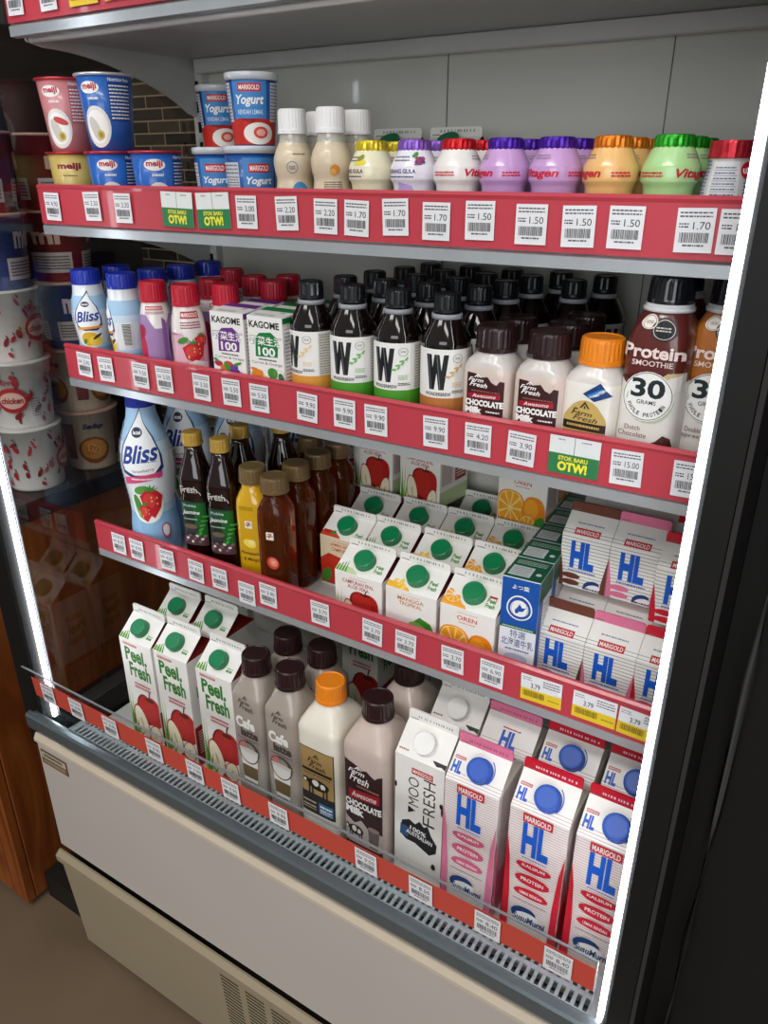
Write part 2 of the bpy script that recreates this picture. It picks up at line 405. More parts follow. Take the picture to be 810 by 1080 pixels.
# small juices
def peel_small(kind):
    w = 66; a = Art(); s = Art(); br = {'aloe': 'b23a2e', 'mango': 'c77a1e', 'orange': 'cf4a20', 'guava': 'c0442c'}[kind]
    tx = {'aloe': ('CAMPURAN EPAL', 'ALOE VERA'), 'mango': ('MANGGA', 'TROPIKAL'), 'orange': ('OREN', None), 'guava': ('JAMBU EPAL', 'CAMPURAN')}[kind]
    if kind == 'guava': a.rect(-33, 0, 33, 72, ink('ead6b4'))
    a.bars(-12, 58, 12, 60, ink(br), 1, .6, 3)
    if tx[1]: a.text(tx[0], -22 if kind == 'aloe' else -17, 49, 22 if kind == 'aloe' else 17, 55.5, ink(br), .01); a.text(tx[1], -15, 41, 15, 47.5, ink(br), .01)
    else: a.text(tx[0], -12, 47, 12, 54, ink(br), .015); a.bars(-10, 42, 10, 44, ink(br), 1, .6, 6)
    if kind == 'aloe':
        aloe(a, -27, 0, 44, 12, 4); apple(a, 8, 20, 20); slice_(a, -12, 8, 9, 16, 15); slice_(a, 20, 2, 8, 14, -20)
    elif kind == 'mango':
        a.poly([(-6, 0), (-2, 18), (12, 27), (26, 24), (33, 14), (33, 0)], GRN); a.ell(-14, 8, 17, 10, YEL, 15); a.ell(10, 14, 14, 8, LGRN, -10)
    elif kind == 'orange':
        orange(a, -15, 14, 20); orange(a, 17, 14, 16, False); orange(a, 10, -2, 14); leaf(a, 26, 6, 8, 5, 30)
    else:
        a.poly([(-33, 0), (-33, 24), (-20, 34), (0, 30), (6, 0)], ink('c8341f')); apple(a, 20, 17, 15); leaf(a, -24, 8, 9, 6, 40)
    a.remap((-30, -30), (0, 3), (27, 43), (45, 56), (58, 66), (72, 72))
    for it in range(len(a.it)):
        vs, fs, m, L = a.it[it]; a.it[it] = ([(max(-33, min(33, x)), max(0, min(72, y))) for x, y in vs], fs, m, L)
    fc = {'aloe': 'c4d6a0', 'mango': 'f0b429', 'orange': 'f2a51f', 'guava': 'd2452c'}[kind]
    s.poly([(-33, .5), (-2, .5), (-13, 14), (-24, 33), (-33, 33)], ink(fc))
    if kind == 'aloe':
        for k in range(4): s.poly([(-32 + 4 * k, 1), (-29.5 + 4 * k, 1), (-30 + 3 * k, 30 - 4 * k)], GRN)
    elif kind == 'mango':
        for k in range(4): s.ell(-28 + 6 * k, 6 + (3 - k) * 4, 3, 7, ink('f7cd57'), -30)
        leaf(s, -25, 27, 5, 3, 20)
    elif kind == 'orange': orange(s, -22, 15, 12)
    else: s.ell(-24, 14, 9, 9, ink('b32a1c')); leaf(s, -14, 8, 5, 3, 30)
    for it in range(len(s.it)):
        vs, fs, m, L = s.it[it]; s.it[it] = ([(max(-33, min(33, x)), max(.3, min(36, y))) for x, y in vs], fs, m, L)
    s.rect(16.5, 22, 26, 24.5, RED); s.text('Peel', 16, 16, 26, 21.5, GRN, .03); s.text('Fresh', 16, 9.5, 27, 15, GRN, .03); s.ell(0, 18.5, 15.5, 15.5, ink('eceae2'))
    r = Art(); r.rect(-33, 0, 33, 22, ink(fc)); r.rect(-30, 28, -4, 62, ink('e3e0d8')); r.bars(-29, 30, -5, 60, ink('a05a50'), 10, .4, 3); r.rect(2, 30, 28, 62, ink('a8352c' if kind in ('aloe', 'guava') else 'd98a1a')); r.bars(5, 34, 25, 58, WHT, 6, .4, 8)
    return gable('juice_carton', 'juice carton', w, 66, 72, 20, 10, a, s, r, r, fin_print(w, seed=5), gus=mat({'aloe': '7e1a18', 'mango': '7e1a18', 'orange': '7e1a18', 'guava': '7e1a18'}[kind], .4), base=CARTON, cap=GCAP, capr=13.2, caph=10, capv=.52)
# low fat milk cartons
def stripes(a, w, y0, y1, m, st):
    y = y0
    while y < y1: a.rect(-w / 2, y, w / 2, y + .58, m); y += st
def hl(big, key, cap=True):
    col = {'pink': 'e2799b', 'red': 'd0182f', 'brown': '6b3a2a'}[key]; c = ink(col); blue = ink('0f5ac6')
    fm = mat(col, .4); ln = ink({'pink': 'c48a98', 'red': 'c07f88', 'brown': '8d8784'}[key]) if big else ink('77777c')
    if big: w, d, hb, hg, hf, k = 65, 65, 186, 28, 14, 1.
    else: w, d, hb, hg, hf, k = 52, 50, 62, 17.5, 11, .78
    a = Art(); stripes(a, w, 3, hb, ln, 3.6 if big else 4.0); st = len(a.it)
    if big:
        for s in (-1, 1): a.poly([(s * 32.5, 0), (s * 24, 0), (s * 25, 60), (s * 28, 100), (s * 32.5, 128)][::s], c)
        brand_box(a, -17, 150, 16, 163); a.text('HL', -16, 112, 14, 148, blue, .05)
        a.bars(-14, 106, 14, 109, blue, 1, .55, 4)
        for i, t in enumerate(('KALSIUM', 'PROTEIN', 'LEMAK RENDAH')):
            y = 95 - 15 * i; a.ell(0, y, 20, 6, c if key == 'red' else ink('d9607f')); a.text(t, -13, y - 1.9, 13, y + 1.9, WHT, .02)
        a.bars(-20, 50, 20, 53, ink('9a8a8c'), 1, .5, 9)
        a.ell(-6, 30, 15, 11, ink('1d3f7a'), 20); a.ell(-3, 24, 15, 9, WHT, 15); a.text('SusuMurni', -18, 18, 20, 27, ink('24406e'), .03, .2); body = Art(); body.it = a.it[st:]; body.remap((10, 16), (28, 37), (51, 57), (65, 70), (80, 91), (95, 112), (112, 126), (148, 172), (152, 174), (163, 185)); a.it[st:] = body.it
    else:
        for s in (-1, 1): a.poly([(s * 26, 0), (s * 20, 0), (s * 21, 14), (s * 23.5, 30), (s * 26, 44)][::s], c)
        a.text('HL', -15, 24, 11, 56, blue, .06); a.bars(-16, 19.5, 14, 22, blue, 1, .55, 4)
        a.ell(-12, 14, 10, 3.4, c); a.ell(-12, 6, 10, 3.4, c); a.ell(11, 7, 9, 5.5, ink('1d3f7a'), 20); a.ell(13, 4.5, 8, 4, WHT, 15); a.bars(2, 1, 20, 4, ink('24406e'), 1, .6, 2)
    s = Art(); sl = math.hypot(d / 2, hg); stripes(s, w, 2, sl - 1, ln, 3.6 if big else 4.0)
    if big and cap:
        brand_box(s, -30, 24, -17, 27.5); s.text('HL', -30, 8, -18, 22, blue, .05); s.ring(1, 21, 17, 18.2, blue, 14, -40, 60)
    elif big:
        brand_box(s, -10, 27, 12, 33); s.text('HL', -9, 5, 11, 25, blue, .05)
    else: brand_box(s, -14, 1.5, 13, 10); s.bars(-14, 14, 14, 27, ink('7f86a8'), 3, .35, 5)
    r = Art(); stripes(r, d, 3, hb, ln, 3.6 if big else 4.0); r.rect(-d / 2, 0, d / 2, hb * .35, c)
    for q in (-1, 1): r.poly([(q * d / 2, hb * .35), (q * d / 2, hb * .7), (q * d * .32, hb * .35)][::q], c)
    fp = fin_print(w, 'f0d8de' if key != 'pink' else 'b8506c', 6); fp.it = fp.it[-1:] if not big else fp.it
    return gable('milk_carton', 'milk carton', w, d, hb, hg, hf, a, s, r, r, fp, base=CARTON, finm=fm, gus=mat('e8e2d6', .4), cap=BCAP if (big and cap) else None, capr=14.5, caph=12, capu=3, capv=.46)
def moo():
    a = Art(); brand_box(a, -10, 158, 18, 168)
    a.text('MOO', -14, 84, 0, 148, BLK, -.004, 0, 90); a.text('FRESH', 6, 60, 22, 154, BLK, -.004, 0, 90); a.poly([(-14, 68), (-4, 74), (-14, 80)], BLK)
    a.poly([(-24, 40), (-22, 52), (-12, 58), (-4, 54), (2, 62), (8, 55), (13, 60), (18, 46), (26, 34), (25, 20), (16, 12), (6, 17), (-4, 22), (-16, 22), (-22, 27)], BLK); a.ell(22, 4, 3, 3, BLK)
    a.poly([(-25, 28), (-14, 26), (-12, 44), (-24, 46)], ink('31547c'))
    a.tilt('100%', 0, 44, 22, 7, WHT, -8, .02); a.tilt('AUSTRALIAN', 2, 35, 36, 7, WHT, -8, .02)
    for x, y, p, q in ((31, 100, 7, 12), (-31, 118, 5, 7), (30, 110, 3, 6)): a.ell(x, y, min(p, 32.4 - abs(x)) if abs(x) + p > 32.4 else p, q, BLK)
    a.remap((4, 30), (12, 48), (58.5, 92), (62, 95), (74, 109), (154, 163), (158, 164), (168, 173))
    s = Art(); s.poly([(15, 6), (21, 2), (27, 3), (32.4, 1), (32.4, 28), (27, 27), (22, 17), (16, 13)], BLK); s.bars(-30, 5, -17, 16, ink('a0605c'), 3, .5, 3)
    r = Art(); r.ell(-22, 100, 9, 18, BLK); r.ell(10, 60, 16, 24, BLK); r.ell(5, 140, 14, 16, BLK)
    return gable('milk_carton', 'milk carton', 65, 65, 186, 28, 14, a, s, r, r, fin_print(65, seed=8), gus=mat('e0d6c4', .4), cap=WCAP, capr=14.5, caph=11, capv=.47)

# ------------------------------------------------------------------ square milk bottles
MILK = {'latte': 'a99d92', 'white': 'ece6d6', 'choc': 'cbb9ae'}
CHOCCAP = mat('2b1518', .3, coat=.2); ORGCAP = mat('f08a1c', .34, coat=.2)
def farm_big(kind):
    hw, hd = (26.5, 28) if kind == 'latte' else (31, 36); n = 7; liq = mat(MILK[kind], .3, coat=.5)
    R = [(0, hw - 3, hd - 3, n), (2, hw - .6, hd - .6, n), (5, hw, hd, n), (172, hw, hd, n), (180, hw * .995, hd * .995, n), (186, hw * .95, hd * .94, 5), (196, hw * .80, hd * .76, 3.4), (204, 20, 20, 2.2), (208, 17.5, 17.5, 2), (214, 17.5, 17.5, 2)]
    L = Loft(R, seg=56); mb = L.build(Mb(), liq); lab = Mb(); a = Art()
    if kind == 'latte':
        farm_logo(a, 0, 136, 24, ink('4a4038')); a.text('Cafe', -18, 98, 14, 116, WHT, .05); a.text('latte', -11, 82, 18, 98, ink('4b433c'), .045)
        a.bars(-17, 76, 18, 79, ink('5c5248'), 1, .5, 3)
        cx = 0; a.poly([(-15, 56), (15, 56), (11, 10), (-11, 10)], ink('e8e4dc')); a.poly([(-13.2, 36), (13.2, 36), (11.8, 20), (-11.8, 20)], ink('6c5630')); a.ring(cx, 58, 12, 16, ink('55504a'), 20, 0, 180); a.ell(cx, 57, 18, 3.5, ink('d8d2c8')); a.ell(-10, 66, 8, 7, ink('cc8480')); a.ring(0, 57, 16.5, 18, ink('55504a'))
        a.bars(-12, 12, 12, 17, BLK, 1, .5, 4)
    elif kind == 'white':
        a.rect(-25, 34, 26, 138, ink('26201c')); a.rect(-24, 66, 25, 137, ink('a88a55')); farm_logo(a, 0, 116, 27, ink('241a12'))
        a.rect(-22, 99, 23, 104, ink('2a2018')); a.bars(-20, 94, 21, 97, ink('4a3820'), 1, .5, 3); cow(a, 2, 80, 40, ink('1c1815'), ink('efe8d8')); a.rect(2, 40, 24, 58, ink('2c6b98')); a.bars(4, 42, 22, 56, WHT, 3, .5, 2); a.bars(-22, 42, -2, 58, ink('c8b898'), 3, .4, 7)
        a.bars(-18, 16, 18, 22, ink('b8b0a0'), 2, .4, 8)
    else:
        P = [(-26, 28), (27, 28), (27, 128), (22, 126), (18, 120), (12, 124), (6, 130), (0, 127), (-5, 132), (-14, 136), (-26, 140)]
        a.poly(P, ink('341a1c')); farm_logo(a, -6, 116, 29, WHT); a.bars(-8, 100, 24, 103.5, ink('a06a58'), 1, .6, 3)
        a.poly([(-20, 84), (24, 88), (24, 99), (-20, 95)], ink('a8182c')); a.tilt('Awesome', 2, 91.5, 36, 7, WHT, 4, .01, .3)
        a.text('CHOCOLATE', -25, 74, 26, 83, WHT, .05); a.text('Milk', -25, 64, 2, 73, WHT, .05)
        a.poly([(-26, 28), (27, 28), (27, 52), (16, 58), (8, 54), (-2, 60), (-12, 55), (-26, 60)], ink('b8aaa4')); cow(a, -10, 48, 26, ink('241818'), ink('e8e0d8')); a.poly([(8, 56), (24, 56), (22, 36), (10, 36)], ink('6d5c58')); a.ell(16, 56, 8, 2.4, ink('8d7c78'))
        a.rect(-26, 28, 27, 34, ink('4e3530')); a.bars(-22, 29.5, 22, 32.5, ink('b89c90'), 1, .5, 2)
    a.remap(*{'latte': ((10, 36), (56, 97), (90, 126), (107, 141), (136, 172)), 'white': ((16, 24), (22, 32), (34, 48), (49, 59), (80, 100), (116, 131), (138, 154)), 'choc': ((28, 20), (48, 51), (68, 83), (79, 95), (116, 142), (140, 160))}[kind])
    a.into(lab, L.wrap(hw, .35, flat=True), 4)
    k = cap_mesh(19.8, 26, ORGCAP if kind == 'white' else CHOCCAP, .45, 211)
    return Proto('milk_bottle', 'milk bottle', [('bottle_body', mb.mesh('milk_bottle'), None), ('label', lab.mesh('milk_label', False), None), ('cap', k.mesh('milk_cap'), None)])
def farm_small(kind):
    hw = 24.5; liq = mat('d8c6bb' if kind == 'choc' else 'eeeae0', .3, coat=.5); n = 5
    R = [(0, 21, 21, n), (3, 24, 24, n), (6, hw, hw, n), (76, hw, hw, n), (83, 24, 24, n), (89, 22.4, 22.4, 3.4), (94, 19, 19, 2), (99, 18, 18, 2)]
    L = Loft(R, seg=52); mb = L.build(Mb(), [(80, liq), (999, mat('cfc8c2' if kind == 'choc' else 'dcd6cf', .3, coat=.5))]); a = Art(); lab = Mb()
    if kind == 'choc':
        a.poly([(-17, 6), (20, 6), (20, 65), (16, 66), (13, 60), (8, 63), (4, 70), (-3, 68), (-8, 73), (-17, 74)], ink('3a1718')); farm_logo(a, -6, 62, 19, WHT, .02); a.bars(-12, 48, 16, 51, ink('9a5a50'), 1, .6, 5)
        a.poly([(-15, 37), (17, 39), (17, 47.5), (-15, 45)], ink('a8142e')); a.tilt('Awesome', 1, 42, 24, 6, WHT, 3, .01, .3)
        a.text('CHOCOLATE', -17.5, 28.5, 20, 35.5, WHT, .06); a.text('Milk', -17.5, 20, 0, 27.5, WHT, .06); a.bars(4, 22, 18, 25, WHT, 1, .5, 3); cow(a, 10, 14, 18, ink('e8ddd4'), ink('241818'))
    else:
        P = [(-19, 6)] + [(-19 + 19.5 * (1 - math.cos(math.pi * t / 10)), 22 + 22 * math.sin(math.pi * t / 10)) for t in range(11)] + [(20, 6)]
        a.poly(P, ink('c8aa62')); farm_logo(a, 0, 30, 24, ink('3a2a12')); a.rect(-19, 14, 20, 19.5, ink('2c2012')); a.bars(-15, 15.5, 16, 18, ink('c8aa62'), 1, .6, 4); a.bars(-10, 8, 12, 11, ink('5a4420'), 1, .5, 2)
        a.poly([(8, 44), (22, 58), (12, 72), (-3, 57)], ink('123a78')); a.poly([(4, 52), (16, 63), (14, 66), (1, 55)], ink('2f86c4')); a.tilt('PROTEIN', 12, 60, 14, 3, WHT, 45, .02); a.tilt('HIGH', 7, 55, 10, 3, WHT, 45, .02)
    a.remap(*(((6, 6), (20, 40.5), (28, 47.5), (36, 54.5), (50, 62.5), (74, 79), (84, 86)) if kind == 'choc' else ((6, 30), (19, 48.5), (34, 57), (44, 68.5), (57, 74), (72, 85))))
    if kind != 'choc': a.it[0:1] = [([(x, max(6, y)) for x, y in a.it[0][0]],) + a.it[0][1:]]
    a.into(lab, L.wrap(hw, .35, flat=True), 3)
    k = cap_mesh(19.8, 23, ORGCAP if kind != 'choc' else CHOCCAP, .4, 97)
    return Proto('milk_bottle', 'milk bottle', [('bottle_body', mb.mesh('small_milk'), None), ('label', lab.mesh('small_label', False), None), ('cap', k.mesh('small_cap'), None)])
def smoothie(kind):
    hw = 26; n = 4.5; top = mat('5e2420' if kind == 'choc' else 'b26a2c', .28, coat=.5); low = mat('e6e2da', .3, coat=.4)
    R = [(0, 23, 23, n), (3, 25.6, 25.6, n), (6, hw, hw, n), (92, hw, hw, n), (118, hw, hw, n), (128, 25, 25, 4), (138, 22.4, 22.4, 3), (145, 19, 19, 2.2), (148, 17, 17, 2)]
    L = Loft(R, seg=56); mb = L.build(Mb(), [(92, low), (999, top)]); a = Art(); lab = Mb(); T = ink('5e2420' if kind == 'choc' else 'b26a2c')
    a.poly([(-26, 58), (26, 58), (26, 73), (14, 66), (2, 55), (-8, 52), (-18, 53), (-26, 60)], T); a.poly([(2, 56), (14, 67), (26, 74), (26, 66), (16, 60), (8, 55)], ink('c9b48c') if kind == 'choc' else T); a.poly([(6, 55), (16, 62), (26, 70), (26, 52), (6, 50)], ink('e6e2da'))
    a.ell(2, 41, 19.5, 19, ink('b7c3a8')); a.ell(0, 45, 21, 21, WHT); a.ring(0, 45, 19.6, 20.2, ink('3a4448')); a.text('30', -14, 44, 14, 60, ink('1a2a30'), .03); a.text('GRAMS', -8, 38.5, 8, 42, ink('1a2a30'), .01)
    for i, ch in enumerate('WHOLE PROTEIN'):
        if ch == ' ': continue
        t = math.radians(-90 - 64 + i * 10.7); a.tilt(ch, 15.6 * math.cos(t), 45 + 15.6 * math.sin(t), 2.3, 3.6, ink('1a2a30'), math.degrees(t) + 90, .02)
    a.text('Protein', -24, 86, 24, 98, ink('f1ddd6'), .03); a.text('SMOOTHIE', -16, 79, 17, 84, ink('f1ddd6'), .01)
    a.ell(6, 116, 11, 11, ink('17191c')); a.ring(6, 116, 8.8, 9.5, ink('c8c0b8')); a.bars(-1, 113.5, 13, 119, ink('c8c0b8'), 2, .5, 2); a.ell(-8, 122, 7.4, 6.6, ink('efe6dc')); a.ring(-8, 122, 5.5, 6, ink('8a7a70')); a.bars(-11.5, 121, -4.5, 124, ink('8a7a70'), 2, .5, 4)
    a.text('Dutch' if kind == 'choc' else 'Double', -15, 14, -2, 17.5, ink('6a4a42'), .0); a.text('Chocolate' if kind == 'choc' else 'Espresso', -20, 9, 4, 12.8, ink('6a4a42'), .0)
    a.poly([(2, 3), (24, 3), (22, 11), (17, 13), (12, 8)], ink('4a1c16'))
    a.remap((3, 36), (9, 43), (17.5, 53), (24, 57.5), (66, 99.5), (73, 100), (79, 104), (98, 121), (104, 124), (124, 140))
    a.into(lab, L.wrap(hw, .35, flat=True), 3)
    ring = Mb(); Loft([(146, 17.5), (146, 20.5), (149, 20.5), (149, 19), (152, 19)], seg=48).build(ring, mat('dcdde0', .35))
    k = cap_mesh(18.4, 22, mat('16181c', .22, coat=.4), .35, 151, lip=False)
    return Proto('protein_drink_bottle', 'drink bottle', [('bottle_body', mb.mesh('smoothie'), None), ('label', lab.mesh('smoothie_label', False), None), ('neck_ring', ring.mesh('neck_ring'), None), ('cap', k.mesh('smoothie_cap'), None)])

# ------------------------------------------------------------------ round bottles
def kombucha(band, sprig, turn):
    r = 24.3; dark = mat('120807', .06, coat=.6, vary=0)
    R = [(0, 22.5), (2, 23.9), (5, r), (97, r), (100, r), (103, 23.7), (121, 14.2), (124, 13), (126, 12.8)]
    L = Loft(R, seg=48); mb = L.build(Mb(), dark); a = Art(); lab = Mb()
    if band:
        H = math.pi * r
        a.rect(-H, 8, H, 90, ink('efefeb')); a.rect(-H, 8, H, 28, ink(band)); [a.poly(P, ink('14161a')) for P in ([(-16.5, 82), (-10.6, 82), (-7.4, 43), (-12.4, 43)], [(-12.4, 43), (-7.4, 43), (-2.6, 82), (-7.6, 82)], [(-7.6, 82), (-2.6, 82), (2.2, 43), (-2.8, 43)], [(-2.8, 43), (2.2, 43), (6.4, 82), (1.6, 82)])]
        for x in (-14.6, -5.6): a.poly([(x, 82), (x + .8, 82), (x + 4.6, 44), (x + 3.8, 44)], ink('6a6d74'))
        a.text('WONDERBREW', -17, 34, 9, 39, ink('14161a'), .012); a.ring(15, 78, 4.4, 4.9, ink('7a7a78')); a.bars(12.4, 77, 17.6, 79.4, ink('7a7a78'), 2, .5, 3)
        S = ink(sprig)
        for i in range(6): t = i / 5; a.ell(7 + 10 * t + (1.5 if i % 2 else -1.5), 58 + 12 * t, 2.6, 1.2, S, 70 if i % 2 else 10, 10)
        a.put([(6, 56), (6.6, 55.6), (18, 70), (17.4, 70.4)], [(0, 1, 2, 3)], S)
        a.bars(10, 46, 20, 52, S, 3, .4, 4); a.bars(10, 38, 22, 43, ink('303236'), 2, .5, 6); a.bars(-13, 12, 0, 14.5, ink('f0e8d8'), 1, .6, 2)
        a.rect(27, 30, 44, 88, ink('c9c6be')); a.bars(28, 34, 43, 86, ink('77716a'), 16, .4, 9)
        a.remap((8, 8), (28, 48), (34, 50), (39, 53.5), (43, 56), (82, 90), (90, 95))
        a.into(lab, L.wrap(r, .3, turn), 3.2)
    k = cap_mesh(13.6, 17, mat('15161a', .28, coat=.3), .5, 127, 40)
    rg = Mb(); Loft([(121, 13.2), (121, 15), (125.5, 14.6), (125.5, 13)], seg=40).build(rg, mat('9a9da2', .3))
    P = [('bottle_body', mb.mesh('kombucha'), None)]
    if band: P.append(('label', lab.mesh('kombucha_label', False), None))
    return Proto('kombucha_bottle', 'kombucha bottle', P + [('neck_ring', rg.mesh('neck_ring'), None), ('cap', k.mesh('kombucha_cap'), None)])
def bliss(big, kind, turn):
    k = 1.0 if big else .57; s = 35.5 if big else 23; body = mat('e9eef2', .22, coat=.5)
    if big: R = [(0, 26), (3, 31), (36, 33), (72, 30), (115, 34), (140, 35.5), (168, 31.5), (198, 22), (216, 18.5), (220, 18.5)]
    else: R = [(0, 17), (2, 20), (18, 21.5), (42, 20), (68, 23), (88, 22.5), (104, 19.5), (113, 18.4), (118, 18.4)]
    L = Loft(R, True, 48); mb = L.build(Mb(), body); a = Art(); lab = Mb(); q = 1. if big else .55
    H = math.pi * s * .99; top = R[-2][0] - 3
    lb = ink('8fbbe0'); a.rect(-H, 3 if big else 2, H, 42 * q, lb); a.rect(-H, 42 * q, H, 52 * q, ink('bcd6ea'))
    a.rect(-H, 150 * q, H, top - 6 * q, ink('a8cdea')); a.rect(-H, 130 * q, H, 150 * q, ink('cfe2f0'))
    navy = ink('17306e')
    drop = lambda g: [(0 + 6 * q, (205 + g * .8) * q)] + [(x * q * (1 + g * .02) - 2 * q, y * q) for x, y in ((12, 185), (23, 160), (29, 135 - g), (29, 112 - g), (18, 97 - g), (-8, 96 - g), (-24, 104 - g), (-29, 120), (-26, 145), (-14, 172))]
    a.poly(drop(6), navy); a.poly(drop(0), ink('f3f5f6'))
    a.ell(-3 * q, 168 * q, 10 * q, 8.5 * q, ink('1c2c50')); a.text('lactel', -10 * q, 164.5 * q, 4 * q, 171 * q, WHT, .03)
    a.tilt('Bliss', -2 * q, 133 * q, 58 * q, 30 * q, ink('1c3f94'), 9, .026, .5); a.bars(0, 118 * q, 22 * q, 121 * q, ink('4a6a9c'), 1, .5, 3)
    col = {'straw': 'd8497c', 'mango': 'e8a22a'}[kind]
    if kind == 'straw':
        a.tilt('Strawberry', 2, 104 * q, 30 * q, 7 * q, ink('7a3a50'), 8, 0., .1); a.poly([(-30 * q, 80 * q), (27 * q, 90 * q), (28 * q, 101 * q), (-29 * q, 90 * q)], ink(col)); a.bars(-16, 87 * q, 20, 91 * q, WHT, 1, .5, 3)
        a.ell(0, 52 * q, 26 * q, 22 * q, WHT); leaf(a, -14 * q, 52 * q, 6 * q, 16 * q, 10); leaf(a, -4 * q, 74 * q, 12 * q, 6 * q, 10, ink('5f9a48')); leaf(a, -8 * q, 40 * q, 10 * q, 5 * q, -30, LGRN); berry(a, 8 * q, 57 * q, 21 * q); berry(a, -3 * q, 44 * q, 12 * q)
    else:
        a.poly([(-30 * q, 92 * q), (27 * q, 99 * q), (28 * q, 106 * q), (-29 * q, 100 * q)], ink('e89a3c')); a.ell(0, 65 * q, 30 * q, 26 * q, WHT); a.ell(-2, 66 * q, 22 * q, 20 * q, ink('e3b32a'), 20); a.ell(6, 60 * q, 16 * q, 14 * q, ink('f0cc4a')); leaf(a, 16 * q, 72 * q, 14 * q, 4 * q, 40, ink('3c3a22')); leaf(a, -16 * q, 58 * q, 8 * q, 5 * q, 60)
    a.ell(24 * q, 22 * q, 7 * q, 7 * q, ink('c2596e')); a.ell(24 * q, 22 * q, 5 * q, 5 * q, ink('e8e6ee'))
    a.rect(-62 * q, 110 * q, -42 * q, 180 * q, ink('dfe8f0')); a.bars(-61 * q, 50 * q, -43 * q, 178 * q, ink('5a74a0'), 18, .4, 6); a.rect(48 * q, 60 * q, 70 * q, 130 * q, WHT)
    for i in range(16): a.rect(50 * q, (64 + 4 * i) * q, 68 * q, (66 + 4 * i) * q, BLK)
    a.remap(*([(v * q * (1 if big else 1), w_) for v, w_ in (((2, 2), (22, 46), (55, 86), (90, 124), (133, 158), (168, 187), (208, 218), (223, 223)) if big else ((2, 2), (22, 28), (65, 49), (104, 65), (133, 78), (168, 93), (205, 107), (223, 118)))]))
    a.into(lab, L.wrap(s, .3, turn), 2.6 if big else 2., 4 if big else 3)
    c = cap_mesh(19.4 if big else 18.9, 20 if big else 18, mat('1c33a8', .3, coat=.3), .4, (218 if big else 116))
    return Proto('yogurt_drink_bottle', 'yogurt drink', [('bottle_body', mb.mesh('yogurt_drink'), None), ('label', lab.mesh('yogurt_drink_label', False), None), ('cap', c.mesh('yogurt_drink_cap'), None)])
def red_yog(kind, turn):
    body = mat('efe9e6', .22, coat=.5); s = 20.5
    R = [(0, 17), (2, 19.5), (20, 20.3), (60, 20.5), (78, 20), (92, 18.2), (102, 15.8), (106, 15.5)]
    L = Loft(R, True, 44); mb = L.build(Mb(), body); a = Art(); lab = Mb(); H = math.pi * s * .99
    c1, c2 = ('a583b4', '8a5f9e') if kind == 'grape' else ('e5b3c4', 'd98fa8')
    P = [(-H, 3), (H, 3), (H, 44)] + [(H - 2 * H * i / 12, 44 + (16 if i % 3 == 1 else 2)) for i in range(1, 12)] + [(-H, 44)]
    a.poly(P, ink(c1)); a.poly([(8, 4), (14, 4), (14, 54), (9, 58)], ink(c2))
    brand_box(a, -12, 82, 13, 91); a.bars(-12, 66, 14, 79, ink('a04a5c'), 3, .5, 3)
    if kind == 'grape': a.ell(-20, 30, 8, 12, ink('c0284a')); a.ell(22, 34, 6, 14, ink('2e2448')); a.ell(-18, 44, 6, 6, ink('a81c3c'))
    else: berry(a, 2, 32, 17); berry(a, 12, 48, 11); leaf(a, -10, 50, 7, 4, 30); a.poly([(-14, 3), (20, 3), (18, 14), (2, 20), (-10, 12)], WHT)
    a.bars(-40, 20, -24, 90, ink('8a7a80'), 20, .35, 7); a.remap(*(((3, 3), (44, 72), (60, 90), (66, 91), (79, 94), (91, 100)) if kind == 'grape' else ((3, 30), (32, 52), (52, 68), (66, 79), (79, 88), (82, 91), (91, 99)))); a.it[0] = ([(x, max(2, y) if y > 30 or kind == 'grape' else 2) for x, y in a.it[0][0]],) + a.it[0][1:]; a.into(lab, L.wrap(s, .3, turn), 2.6, 6)
    k = cap_mesh(16.6, 24, mat('c21c34', .34, coat=.2), .45, 104)
    return Proto('yogurt_drink_bottle', 'yogurt drink', [('bottle_body', mb.mesh('red_capped'), None), ('label', lab.mesh('red_capped_label', False), None), ('cap', k.mesh('red_cap'), None)])
